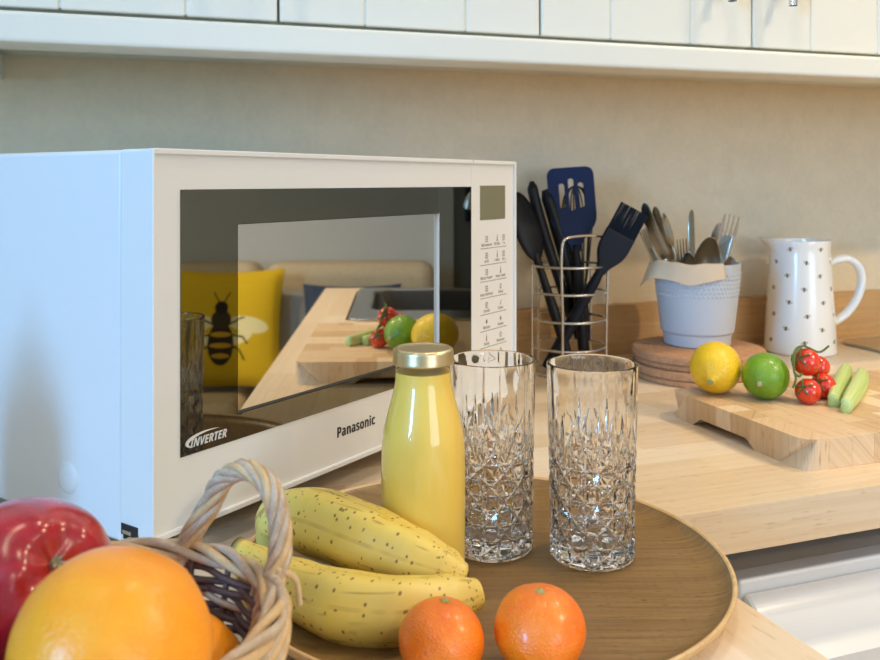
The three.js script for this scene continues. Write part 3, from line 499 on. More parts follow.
// ================================================================ UTENSIL HOLDER
const HOLD = VW((568.5 - 440) / 885 * 1.32, TOP, 1.32);
const silBlack = phy({ color: lin(0.008, 0.009, 0.011), roughness: 0.45, specularIntensity: 0.6 }), silNavy = phy({ color: lin(0.006, 0.018, 0.075), roughness: 0.5, specularIntensity: 0.5 }), silNavy2 = phy({ color: lin(0.006, 0.010, 0.020), roughness: 0.45, specularIntensity: 0.6 });
{
  const t = thing('utensil_holder', 'round chrome wire utensil holder standing against the wooden upstand', 'utensil holder', HOLD, -YAW);
  const R = 0.0545;
  for (const h of [0.0035, 0.040, 0.081, 0.121, 0.160]) part('ring', new THREE.TorusGeometry(R, 0.0020, 8, 64).rotateX(Math.PI / 2).translate(0, h, 0), chrome, t);
  for (const a of [2.95, 3.9, 4.75, 5.5]) part('upright', tube([[R * Math.cos(a) * 1.03, 0.001, R * Math.sin(a) * 1.03], [R * Math.cos(a) * 1.03, 0.161, R * Math.sin(a) * 1.03]], 0.0017, 6, 6), chrome, t);
  const a1 = 1.86, a2 = 0.33, k = 1.035;
  part('loop', tube([[R * k * Math.cos(a1), 0.004, R * k * Math.sin(a1)], [R * k * Math.cos(a1), 0.08, R * k * Math.sin(a1)], [R * k * Math.cos(a1), 0.196, R * k * Math.sin(a1)], [R * k * Math.cos(a1) + 0.004, 0.2020, R * k * Math.sin(a1) - 0.001], [R * k * Math.cos(a2) - 0.004, 0.2020, R * k * Math.sin(a2) + 0.001], [R * k * Math.cos(a2), 0.196, R * k * Math.sin(a2)], [R * k * Math.cos(a2), 0.08, R * k * Math.sin(a2)], [R * k * Math.cos(a2), 0.004, R * k * Math.sin(a2)]], 0.0021, 140, 8), chrome, t);
  part('base_grid', merge([-0.032, -0.016, 0, 0.016, 0.032].map(x => { const l = Math.sqrt(R * R - x * x); return tube([[x, 0.0036, -l], [x, 0.0036, l]], 0.0015, 4, 6); })), chrome, t);
}
// a utensil lies in its own frame: y up the handle, z towards the viewer; base and tip in holder coordinates (x right, y up, z to the viewer)
function stick(name, label, category, origin, base, tip, roll = 0, group) {
  const t = thing(name, label, category, [0, 0, 0], 0, group);
  const toW = (p) => V(p[0] * Math.cos(YAW) + (-p[2]) * Math.sin(YAW), p[1], p[0] * Math.sin(YAW) - (-p[2]) * Math.cos(YAW));
  const b = toW(base).add(V(...origin)), y = toW(tip).sub(toW(base)).normalize(), zc = V(-Math.sin(YAW), 0, Math.cos(YAW)), x = V(0, 0, 0).crossVectors(y, zc).normalize(), z = V(0, 0, 0).crossVectors(x, y);
  t.quaternion.setFromRotationMatrix(new THREE.Matrix4().makeBasis(x, y, z)); t.rotateY(roll); t.position.copy(b); t.userData.length = undefined; delete t.userData.length;
  return t;
}
const mm = (px, py, z = 0) => [(px - 568.5) * 0.0014915, (372 - py) * 0.0014915, z];
{
  // slotted turner
  const b = mm(584, 352, -0.002), tp = mm(572, 167, -0.026), L = Math.hypot(tp[0] - b[0], tp[1] - b[1], tp[2] - b[2]);
  const t = stick('slotted_turner', 'navy slotted turner with three slots standing tallest in the wire holder', 'spatula', HOLD, b, tp);
  const s = new THREE.Shape(), w = 0.0355; s.moveTo(-0.0075, L - 0.128); s.bezierCurveTo(-0.008, L - 0.105, -w, L - 0.098, -w, L - 0.074); s.lineTo(-w, L - 0.014); s.quadraticCurveTo(-w, L, -w + 0.014, L); s.lineTo(w - 0.014, L); s.quadraticCurveTo(w, L, w, L - 0.014); s.lineTo(w, L - 0.074); s.bezierCurveTo(w, L - 0.098, 0.008, L - 0.105, 0.0075, L - 0.128); s.closePath();
  for (const [x, lo, hi] of [[-0.0145, -0.062, -0.024], [0, -0.066, -0.017], [0.0145, -0.062, -0.024]]) { const h = rrect(x - 0.0042, L + lo, x + 0.0042, L + hi, 0.004); s.holes.push(h); }
  const hg = extrude(s, 0.0045, 0.0012, 2, 10); hg.translate(0, 0, -0.002); part('head', hg, silNavy, t);
  part('handle', sweep([[0, 0.0, 0], [0, 0.08, 0], [0, L - 0.16, 0], [0, L - 0.118, 0]], [0.0085, 0.0095, 0.0078, 0.0055], 30, 14), silBlack, t);
}
{ // solid spoon, bowl up
  const b = mm(566, 352, 0.020), tp = mm(516, 192, -0.008), L = Math.hypot(tp[0] - b[0], tp[1] - b[1], tp[2] - b[2]);
  const t = stick('cooking_spoon', 'black cooking spoon leaning left in the wire holder beside the microwave', 'spoon', HOLD, b, tp, 0.55);
  const g = new THREE.SphereGeometry(1, 32, 20); g.scale(0.0235, 0.054, 0.0085); g.translate(0, L - 0.054, 0); part('head', g, silBlack, t);
  part('handle', sweep([[0, 0, 0], [0, 0.06, 0], [0, L - 0.13, 0], [0, L - 0.095, 0]], [0.007, 0.0078, 0.006, 0.0062], 30, 12), silBlack, t);
}
{ // tongs: two arms
  const b = mm(587, 350, -0.022), tp = mm(538, 180, -0.028), L = Math.hypot(tp[0] - b[0], tp[1] - b[1], tp[2] - b[2]);
  const t = stick('tongs', 'black tongs with two long rounded arms beside the navy turner', 'tongs', HOLD, b, tp, 0.2);
  part('arm', sweep([[-0.0075, 0.03, 0], [-0.0085, 0.1, 0], [-0.0115, L - 0.06, 0], [-0.0090, L - 0.012, 0], [-0.0070, L, 0]], [0.0070, 0.0076, 0.0088, 0.0084, 0.0040], 40, 12), silBlack, t);
  part('arm', sweep([[0.0065, 0.03, 0.002], [0.0075, 0.1, 0.002], [0.0105, L - 0.08, 0.003], [0.0095, L - 0.034, 0.003], [0.008, L - 0.018, 0.003]], [0.0072, 0.0084, 0.0110, 0.0104, 0.0055], 40, 12), silBlack, t);
  part('joint', rbox(0.022, 0.03, 0.012, 0.004, 0, 0.03, 0.001), silBlack, t);
}
{ // balloon whisk behind the turner
  const b = mm(590, 345, -0.040), tp = mm(580, 186, -0.046), L = Math.hypot(tp[0] - b[0], tp[1] - b[1], tp[2] - b[2]);
  const t = stick('whisk', 'black wire whisk standing behind the navy turner', 'whisk', HOLD, b, tp);
  part('handle', sweep([[0, 0, 0], [0, 0.05, 0], [0, L - 0.165, 0]], [0.0075, 0.008, 0.006], 20, 12), silBlack, t);
  for (let k = 0; k < 5; k++) { const a = k / 5 * Math.PI + 0.2, c = Math.cos(a), s = Math.sin(a), w = 0.023; part('wire', tube([[0.003 * c, L - 0.17, 0.003 * s], [w * 0.75 * c, L - 0.09, w * 0.5 * s], [w * c, L - 0.04, w * 0.6 * s], [w * 0.6 * c, L - 0.008, w * 0.4 * s], [0, L, 0], [-w * 0.6 * c, L - 0.008, -w * 0.4 * s], [-w * c, L - 0.04, -w * 0.6 * s], [-w * 0.75 * c, L - 0.09, -w * 0.5 * s], [-0.003 * c, L - 0.17, -0.003 * s]], 0.0012, 60, 5), black, t); }
}
{ // pastry brush
  const b = mm(546, 366, 0.012), tp = mm(630, 209, 0.030), L = Math.hypot(tp[0] - b[0], tp[1] - b[1], tp[2] - b[2]);
  const t = stick('pastry_brush', 'dark navy silicone pastry brush leaning right in the wire holder', 'brush', HOLD, b, tp);
  const s = new THREE.Shape(), w = 0.0225; s.moveTo(-0.0075, L - 0.105); s.bezierCurveTo(-0.009, L - 0.085, -w, L - 0.085, -w, L - 0.058); s.lineTo(-w, L - 0.040); s.lineTo(w, L - 0.040); s.lineTo(w, L - 0.058); s.bezierCurveTo(w, L - 0.085, 0.009, L - 0.085, 0.0075, L - 0.105); s.closePath();
  const hg = extrude(s, 0.012, 0.003, 3, 10); hg.translate(0, 0, -0.006); part('head', hg, silNavy2, t);
  part('handle', sweep([[0, 0, 0], [0, 0.07, 0], [0, L - 0.13, 0], [0, L - 0.095, 0]], [0.0085, 0.0095, 0.0078, 0.0062], 30, 14), silNavy2, t);
  for (let r = 0; r < 3; r++) for (let k = 0; k < 15; k++) { const x = -w + 0.0017 + k * (2 * w - 0.0034) / 14, z = -0.003 + 0.003 * r; part('bristle', new THREE.CylinderGeometry(0.0008, 0.0011, 0.042, 5).translate(0, 0.021, 0), silNavy2, t, [x, L - 0.0405, z], [0, 0, rr(-0.02, 0.02)]); }
}

// ================================================================ CORK MATS, CUTLERY POT, CUTLERY
const CORK = VW((699 - 440) / 885 * 1.30, TOP, 1.30);
{
  const corkTex = dataTex(512, 512, (u, v) => { let c = mix3([204, 156, 114], [182, 130, 90], vnoise(u * 60, v * 60, 60, 60, 401)); const d = vnoise(u * 110, v * 110, 110, 110, 403); if (d > 0.74) c = mix3(c, [116, 72, 46], (d - 0.74) * 2.6); const e = vnoise(u * 80, v * 80, 80, 80, 405); if (e > 0.8) c = mix3(c, [222, 180, 140], (e - 0.8) * 3); return c; }, true, 5, 5);
  const corkM = std({ map: corkTex, roughness: 0.9 });
  const lab = ['cork mat at the bottom of the stack under the cutlery pot', 'second cork mat from the bottom of the stack', 'third cork mat from the bottom of the stack', 'topmost cork mat carrying the cutlery pot'];
  const off = [[0.002, 0.002], [0.0, 0.0], [0.003, -0.001], [-0.001, -0.0015]];
  for (let k = 0; k < 4; k++) {
    const R = 0.0965 - (k > 1 ? 0.0015 : 0), h = k % 2 ? 0.0120 : 0.0088, y = [0, 0.0089, 0.0211, 0.0300][k];
    const g = lathe([[0, 0], [R - 0.0025, 0], [R - 0.0006, 0.0008], [R, 0.0028], [R, h - 0.003], [R - 0.0009, h - 0.0008], [R - 0.003, h], [0, h]], 96);
    { const p = g.attributes.position, uv = g.attributes.uv, n = g.attributes.normal; for (let i = 0; i < p.count; i++) { const a = Math.atan2(p.getZ(i), p.getX(i)); Math.abs(n.getY(i)) > 0.7 ? uv.setXY(i, p.getX(i) + k, p.getZ(i)) : uv.setXY(i, a * R + k, p.getY(i) + 0.3); } }
    solo('cork_mat', g, corkM, lab[k], 'mat', [CORK[0] + off[k][0], TOP + y, CORK[2] + off[k][1]], undefined, 'cork mats in a stack');
  }
}
const POTY = TOP + 0.0421, POT = VW((697 - 440) / 885 * 1.325, POTY, 1.325);
{
  const t = thing('cutlery_pot', 'pale blue embossed ceramic pot of cutlery with cloth liner on cork mats', 'pot', POT, -YAW);
  const pm = phy({ color: lin(0.56, 0.58, 0.60), roughness: 0.45, clearcoat: 0.2, clearcoatRoughness: 0.4 });
  const H = 0.122, R = (h) => 0.0525 + (0.0628 - 0.0525) * (h / H);
  part('body', lathe([[0, 0.0], [0.047, 0.0], [0.0485, 0.002], [0.0495, 0.0165], [0.0500, 0.0185], [0.0524, 0.0195], [0.0532, 0.022], [R(0.07) + 0.0004, 0.07], [R(0.116), 0.116], [R(H), H - 0.001], [R(H) - 0.001, H], [R(H) - 0.003, H - 0.0005], [R(H) - 0.0042, H - 0.004], [0.046, 0.01], [0, 0.008]], 96), pm, t);
  // embossed band of small beads
  const bead = new THREE.SphereGeometry(0.0022, 8, 6).scale(1.2, 0.65, 0.65), beads = [];
  for (let r = 0; r < 6; r++) for (let k = 0; k < 60; k++) { const h = 0.076 + r * 0.0062, a = (k + (r % 2) * 0.5) / 60 * 2 * Math.PI; beads.push(bead.clone().rotateZ(r % 2 ? 0.7 : -0.7).rotateY(Math.PI / 2).translate(R(h) + 0.0002, h, 0).rotateY(a)); }
  const bd = part('embossed_beads', merge(beads), pm, t); bd.userData.kind = 'stuff';
  // cloth liner turned over the rim
  const N = 160, pos = [], idx = [], rows = 16;
  for (let i = 0; i <= rows; i++) for (let j = 0; j <= N; j++) {
    const a = j / N * 2 * Math.PI, u = i / rows;      // a = 0 to the right, pi/2 towards the viewer (z)
    const wave = Math.sin(a * 5 + 1) * 0.5 + Math.sin(a * 11 + 2) * 0.3;
    // long flap on the left and front-left, short at the right
    const left = Math.exp(-Math.pow((a - 2.7) / 0.8, 2)), back = Math.exp(-Math.pow((a - 5.9) / 0.45, 2)), sm = (e0, e1) => { const q = Math.min(1, Math.max(0, (a - e0) / (e1 - e0))); return q * q * (3 - 2 * q); };
    const w = sm(1.16, 1.26) * (1 - sm(3.7, 4.1));      // turned over the rim only at the front and left
    const drop = 0.024 + 0.004 * Math.sin(a * 4) + 0.012 * Math.exp(-Math.pow((a - 3.15) / 0.45, 2)), lift = 0.0035 + 0.003 * wave * (0.3 + left);
    let r, y; const rIn = R(H) - 0.005, yIn = H - 0.002 + 0.009 * back;
    if (u < 0.4) { const s = u / 0.4; r = R(H) - 0.007 + 0.002 * s; y = H - 0.03 + (yIn - H + 0.03) * s; y += w * lift * s; }
    else if (u < 0.55) { const s = (u - 0.4) / 0.15; r = rIn + w * (0.0085 + 0.004 * left) * s; y = yIn + w * (lift + 0.0015 * Math.sin(s * Math.PI)); }
    else { const s = (u - 0.55) / 0.45; r = rIn + w * (0.0085 + 0.004 * left + s * (0.002 + 0.014 * Math.exp(-Math.pow((a - 3.1) / 0.5, 2)) + 0.003 * Math.max(0, wave))); y = yIn + w * (lift - drop * s); }
    pos.push(r * Math.cos(a), y, r * Math.sin(a));
  }
  for (let i = 0; i < rows; i++) for (let j = 0; j < N; j++) { const a = i * (N + 1) + j, b = a + N + 1; idx.push(a, b, a + 1, b, b + 1, a + 1); }
  const g = new THREE.BufferGeometry(); g.setAttribute('position', new THREE.Float32BufferAttribute(pos, 3)); g.setIndex(idx); g.computeVertexNormals();
  part('cloth_liner', g, std({ color: lin(0.78, 0.58, 0.38), roughness: 0.95, side: THREE.DoubleSide }), t);
}
// cutlery, in pot coordinates (x right, y up from the pot's foot, z towards the viewer)
const pm = (px, py, z = 0) => [(px - 697) * 0.001497, (343 - py) * 0.001497, z];
const POTO = POT;
const silver = [std({ color: lin(0.46, 0.42, 0.33), metalness: 1, roughness: 0.24 }), std({ color: lin(0.52, 0.50, 0.46), metalness: 1, roughness: 0.2 })];
function len(a, b) { return Math.hypot(a[0] - b[0], a[1] - b[1], a[2] - b[2]); }
function forkGeo(L, w) {
  const s = new THREE.Shape(), h = 0.046; s.moveTo(-0.003, L - 0.085); s.bezierCurveTo(-0.003, L - 0.06, -w, L - 0.068, -w, L - h); s.lineTo(-w * 0.92, L - 0.002); s.lineTo(-w * 0.72, L); s.lineTo(-w * 0.55, L - 0.03);
  s.quadraticCurveTo(-w * 0.47, L - 0.034, -w * 0.40, L - 0.03); s.lineTo(-w * 0.34, L); s.lineTo(-w * 0.18, L); s.lineTo(-w * 0.10, L - 0.03); s.quadraticCurveTo(0, L - 0.034, w * 0.10, L - 0.03); s.lineTo(w * 0.18, L); s.lineTo(w * 0.34, L); s.lineTo(w * 0.40, L - 0.03); s.quadraticCurveTo(w * 0.47, L - 0.034, w * 0.55, L - 0.03); s.lineTo(w * 0.72, L); s.lineTo(w * 0.92, L - 0.002); s.lineTo(w, L - h); s.bezierCurveTo(w, L - 0.068, 0.003, L - 0.06, 0.003, L - 0.085); s.closePath();
  const g = extrude(s, 0.0018, 0.0005, 2, 8), p = g.attributes.position; for (let i = 0; i < p.count; i++) { const u = (p.getY(i) - L + 0.085) / 0.085; p.setZ(i, p.getZ(i) - 0.004 * Math.sin(Math.PI * Math.max(0, u))); } g.computeVertexNormals(); return g;
}
function spoonGeo(L, w, h) {
  const pos = [], idx = [], n = 24, m = 32; for (let s = 0; s < 2; s++) for (let i = 0; i <= n; i++) for (let j = 0; j <= m; j++) { const r = i / n, a = j / m * 2 * Math.PI, x = r * w * Math.sin(a), yy = r * Math.cos(a), y = yy * h * (1), taper = 1 - 0.18 * yy; pos.push(x * taper, L - h + y, -0.0075 * (1 - r * r) + (s ? -0.0009 : 0)); }
  const o = (n + 1) * (m + 1); for (let s = 0; s < 2; s++) for (let i = 0; i < n; i++) for (let j = 0; j < m; j++) { const a = s * o + i * (m + 1) + j, b = a + m + 1; s ? idx.push(a, b, a + 1, b, b + 1, a + 1) : idx.push(a, a + 1, b, b, a + 1, b + 1); }
  for (let j = 0; j < m; j++) { const a = n * (m + 1) + j, b = o + a; idx.push(a, a + 1, b, b, a + 1, b + 1); }
  const g = new THREE.BufferGeometry(); g.setAttribute('position', new THREE.Float32BufferAttribute(pos, 3)); g.setIndex(idx); g.computeVertexNormals(); return g;
}
function bladeGeo(L, w, len_) {
  const s = new THREE.Shape(); s.moveTo(-w * 0.5, L - len_); s.lineTo(-w, L - len_ + 0.02); s.lineTo(-w, L - 0.03); s.quadraticCurveTo(-w * 0.9, L - 0.004, w * 0.4, L); s.quadraticCurveTo(w, L - 0.002, w, L - 0.012); s.lineTo(w, L - len_ + 0.01); s.lineTo(w * 0.5, L - len_); s.closePath(); return extrude(s, 0.0018, 0.0006, 2, 8);
}
const bar = (L, r) => sweep([[0, 0, 0], [0, L * 0.4, 0], [0, L, 0]], [r * 1.15, r, r * 0.8], 20, 10).scale(1, 1, 0.6);
const cut = [
  ['table_spoon', 'large spoon with its dark reflecting bowl above the front of the pot', 'spoon', pm(692, 325, 0.012), pm(704, 235, 0.036), 'spoon', 0.0195, 0.031, 0.1],
  ['table_fork', 'steel fork standing up at the right of the cutlery pot', 'fork', pm(708, 322, 0.002), pm(731, 214, 0.006), 'fork', 0.0125, 0, -0.25],
  ['table_knife', 'knife with dull golden blade standing behind the large spoon', 'knife', pm(697, 320, -0.02), pm(695, 210, -0.026), 'knife', 0.0085, 0.09, 0.75],
  ['table_knife', 'knife with grey blade leaning right behind the upright fork', 'knife', pm(702, 322, -0.014), pm(723, 222, -0.022), 'knife', 0.0085, 0.09, 0.2],
  ['table_knife', 'knife leaning furthest left, its golden blade highest on that side', 'knife', pm(693, 322, -0.004), pm(643, 203, -0.006), 'knife', 0.0085, 0.095, -0.55],
  ['table_knife', 'knife with narrow golden blade leaning left beside the tall left one', 'knife', pm(696, 322, -0.028), pm(659, 207, -0.036), 'knife', 0.0075, 0.09, -0.5],
  ['table_spoon', 'spoon seen edge on between the left knives and the small fork', 'spoon', pm(694, 325, 0.018), pm(660, 212, 0.02), 'spoon', 0.016, 0.027, 1.05],
  ['dessert_fork', 'small fork low at the middle of the pot left of the large spoon', 'fork', pm(692, 325, 0.0), pm(679, 238, 0.012), 'fork', 0.009, 0, 0.2],
  ['dessert_fork', 'small fork leaning out furthest left over the cloth', 'fork', pm(688, 322, 0.01), pm(640, 229, 0.014), 'fork', 0.0095, 0, 0.7],
  ['tea_spoon', 'small spoon whose bowl peeps over the cloth below the small fork', 'spoon', pm(690, 326, 0.022), pm(681, 250, 0.036), 'spoon', 0.0115, 0.018, 0.1],
];
cut.forEach(([n, label, cat, b, tp, kind, w, h, roll], i) => {
  const t = stick(n, label, cat, POTO, b, tp, roll, 'cutlery in the pot'), L = len(b, tp), m = silver[i % 2];
  if (kind === 'fork') { part('tines', forkGeo(L, w), m, t); part('handle', bar(L - 0.08, 0.0042), m, t); }
  if (kind === 'spoon') { part('bowl', spoonGeo(L, w, h), m, t); part('handle', bar(L - 2 * h + 0.003, 0.0042), m, t); }
  if (kind === 'knife') { part('blade', bladeGeo(L, w, h), m, t); part('handle', bar(L - h + 0.004, 0.0062), m, t); }
});

// ================================================================ JUG WITH BEES
{
  const D = 1.483, t = thing('jug', 'white ceramic jug printed with small bees by the wooden upstand', 'jug', VW((800 - 440) / 885 * D, TOP, D), -YAW);
  const H = 0.187, prof = [[0, 0.002], [0.050, 0.002], [0.0545, 0.0], [0.0568, 0.001], [0.0572, 0.004], [0.0555, 0.04], [0.0525, 0.09], [0.0495, 0.135], [0.0475, 0.165], [0.0472, 0.172], [0.0478, 0.178], [0.0482, 0.1855], [0.0474, H], [0.0462, 0.1855], [0.0455, 0.176], [0.0465, 0.16], [0.051, 0.09], [0.053, 0.01], [0, 0.008]];
  const g = lathe(prof, 160), p = g.attributes.position, uv = g.attributes.uv;
  for (let i = 0; i < p.count; i++) {   // pull the spout out on the left and set uv for the print
    let x = p.getX(i), y = p.getY(i), z = p.getZ(i); const a = Math.atan2(z, x), r = Math.hypot(x, z);
    uv.setXY(i, uv.getX(i), y / H);
    let d = Math.abs(a) - Math.PI; const k = Math.max(0, (y - 0.150) / 0.037), s = Math.exp(-Math.pow(d / 0.42, 2)) * k * k * k;
    if (r > 0.03) { x -= 0.021 * s; y += 0.0045 * s; } p.setXYZ(i, x, y, z);
  }
  g.computeVertexNormals();
  const cv = document.createElement('canvas'); cv.width = 2048; cv.height = 1024; const c = cv.getContext('2d'); c.fillStyle = 'rgb(246,242,233)'; c.fillRect(0, 0, 2048, 1024);
  const bee = (x, y, a) => { c.save(); c.translate(x, y); c.rotate(a); c.scale(1.12, 1); const k = 1.0; c.fillStyle = 'rgba(186,180,160,0.75)'; for (const s of [-1, 1]) { c.beginPath(); c.ellipse(s * 17 * k, -6 * k, 15 * k, 8 * k, s * 0.35, 0, 7); c.fill(); c.beginPath(); c.ellipse(s * 13 * k, 6 * k, 10 * k, 6 * k, s * -0.3, 0, 7); c.fill(); } c.fillStyle = 'rgb(176,140,60)'; c.beginPath(); c.ellipse(0, 4 * k, 9 * k, 17 * k, 0, 0, 7); c.fill(); c.fillStyle = 'rgb(58,50,42)'; for (const q of [-4, 5, 13]) c.fillRect(-8.5 * k, q * k - 2.5, 17 * k, 5 * k); c.beginPath(); c.arc(0, -12 * k, 7.5 * k, 0, 7); c.fill(); c.restore(); };
  // columns round the jug; u runs with the lathe angle, rows staggered
  for (let col = 0; col < 12; col++) for (let row = 0; row < 4; row++) bee((col + 0.5) * 170.67 + (row % 2 ? 0 : 26), 75 + row * 236 + (col % 2) * 118, 0.35 * Math.sin(col * 3 + row * 5));
  const tx = new THREE.CanvasTexture(cv); tx.colorSpace = THREE.SRGBColorSpace; tx.wrapS = THREE.RepeatWrapping;
  part('body', g, phy({ map: tx, roughness: 0.25, clearcoat: 0.6, clearcoatRoughness: 0.1 }), t);
  const hm = phy({ color: lin(0.85, 0.83, 0.77), roughness: 0.25, clearcoat: 0.6, clearcoatRoughness: 0.1 });
  const c2 = new THREE.CatmullRomCurve3([V(0.044, 0.144, 0), V(0.058, 0.152, 0), V(0.080, 0.155, 0), V(0.098, 0.142, 0), V(0.1035, 0.118, 0), V(0.096, 0.090, 0), V(0.080, 0.066, 0), V(0.062, 0.052, 0), V(0.050, 0.047, 0)]);
  const hg = new THREE.TubeGeometry(c2, 60, 0.0068, 16); hg.scale(1, 1, 1.35); part('handle', hg, hm, t);
}

// ================================================================ CHOPPING BOARD AND VEGETABLES
const BT = 0.031, boardY = TOP + BT;
{
  const x0 = 0.632, x1 = 0.977, z0 = -0.918, z1 = -0.690, r = 0.014;
  const t = thing('chopping_board', 'thick end-grain wooden chopping board with fruit on it', 'chopping board', [0, TOP, 0]);
  const sx = 0.0288, n = 12, w = (x1 - x0) / n;
  const shapeCut = (s0, s1) => { // outline in (x,z) with the board's rounded corners
    const s = new THREE.Shape(), L = s0 <= x0 + 1e-6, R = s1 >= x1 - 1e-6;
    if (L) { s.moveTo(s0 + r, -z1); s.lineTo(s1 - (R ? r : 0), -z1); } else s.moveTo(s0, -z1), s.lineTo(s1 - (R ? r : 0), -z1);
    if (R) { s.absarc(s1 - r, -z1 + r, r, -Math.PI / 2, 0); s.lineTo(s1, -z0 - r); s.absarc(s1 - r, -z0 - r, r, 0, Math.PI / 2); } else s.lineTo(s1, -z0);
    if (L) { s.lineTo(s0 + r, -z0); s.absarc(s0 + r, -z0 - r, r, Math.PI / 2, Math.PI); s.lineTo(s0, -z1 + r); s.absarc(s0 + r, -z1 + r, r, Math.PI, 1.5 * Math.PI); } else s.lineTo(s0, -z0);
    return s;
  };
  // left stave rows: blocks along z so that the end face shows upright strips; a finger recess is cut under the left side
  const zs = [z0]; while (zs[zs.length - 1] < z1 - 0.03) zs.push(zs[zs.length - 1] + rr(0.018, 0.034)); zs[zs.length - 1] = z1;
  for (let k = 0; k < n; k++) {
    const a = x0 + k * w, b = a + w;
    if (k === 0 || k === n - 1) { // end rows are built block by block
      for (let q = 0; q < zs.length - 1; q++) {
        const za = zs[q], zb = zs[q + 1], zm = (za + zb) / 2;
        const rec = (z) => { const c0 = -0.872, c1 = -0.765, e = 0.014; if (z < c0 || z > c1) return 0; return 0.0095 * Math.min(1, Math.min(z - c0, c1 - z) / e); };
        const s = new THREE.Shape(); s.moveTo(za, rec(za)); for (let i = 1; i <= 10; i++) { const z = za + (zb - za) * i / 10; s.lineTo(z, rec(z)); } for (let i = 0; i <= 10; i++) s.lineTo(zb + (za - zb) * i / 10, BT); s.closePath();
        let g = extrude(s, w - 0.0002, 0); g.rotateY(-Math.PI / 2); g.translate(b, 0, 0);
        const P = g.attributes.position; // round the outer corners
        for (let i = 0; i < P.count; i++) { const out = k === 0 ? x0 : x1, sg = k === 0 ? 1 : -1; let x = P.getX(i), z = P.getZ(i); const dz = Math.min(z - z0, z1 - z); if (dz < r && Math.abs(x - out) < 1e-3) { x += sg * (r - Math.sqrt(Math.max(0, r * r - (r - dz) * (r - dz)))); } P.setX(i, x); }
        g.computeVertexNormals(); void zm;
        part('block', grainUV(g, 'y'), boardMats[Math.floor(rnd() * 3)], t);
      }
    } else {
      let za = z0; while (za < z1 - 1e-6) { let zb = za + rr(0.06, 0.14); if (z1 - zb < 0.03) zb = z1; part('block', grainUV(rspan(a, b, 0, BT, za, zb, 0.0006), 'z'), boardMats[Math.floor(rnd() * 3)], t); za = zb; }
    }
  }
}
{ // lemon
  const t = thing('lemon', 'yellow lemon at the left corner of the chopping board', 'lemon', [0.674, boardY + 0.0305, -0.885]);
  const prof = []; for (let i = 0; i <= 60; i++) { const a = Math.PI * i / 60; let r = 0.0298 * Math.pow(Math.sin(a), 0.95), y = 0.0345 * Math.cos(a); y += 0.0062 * Math.exp(-Math.pow(Math.sin(a) / 0.22, 2)) * Math.sign(Math.cos(a)); prof.push([Math.max(r, 1e-5), y]); }
  const g = lathe(prof.reverse(), 72); part('peel', g, phy({ map: skinTex([246, 208, 40], [240, 190, 20], 47), roughness: 0.4, bumpMap: pores, bumpScale: 0.0006, clearcoat: 0.35, clearcoatRoughness: 0.3 }), t);
  part('stem_scar', lathe([[0.0036, 0], [0.003, 0.0012], [0, 0.0008]], 12), stemMat, t, [0, 0.0400, 0]);
  t.quaternion.setFromUnitVectors(V(0, 1, 0), V(...VW(-0.42, -0.25, -0.86)).normalize());
}
{ // lime
  const t = thing('lime', 'green lime between the lemon and the tomatoes', 'lime', [0.7095, boardY + 0.0268, -0.840]);
  const prof = []; for (let i = 0; i <= 60; i++) { const a = Math.PI * i / 60; let r = 0.0266 * Math.pow(Math.sin(a), 0.97), y = 0.0280 * Math.cos(a); y += 0.0030 * Math.exp(-Math.pow(Math.sin(a) / 0.2, 2)) * Math.sign(Math.cos(a)); prof.push([Math.max(r, 1e-5), y]); }
  part('peel', lathe(prof.reverse(), 72), phy({ map: skinTex([132, 178, 36], [96, 146, 20], 53), roughness: 0.34, bumpMap: pores, bumpScale: 0.0004, clearcoat: 0.45, clearcoatRoughness: 0.25 }), t);
  part('stem_scar', lathe([[0.0030, 0], [0.0026, 0.0014], [0, 0.001]], 12), std({ color: lin(0.55, 0.5, 0.28), roughness: 0.8 }), t, [0, 0.0303, 0]);
  t.quaternion.setFromUnitVectors(V(0, 1, 0), V(...VW(-0.50, -0.12, -0.80)).normalize());
}
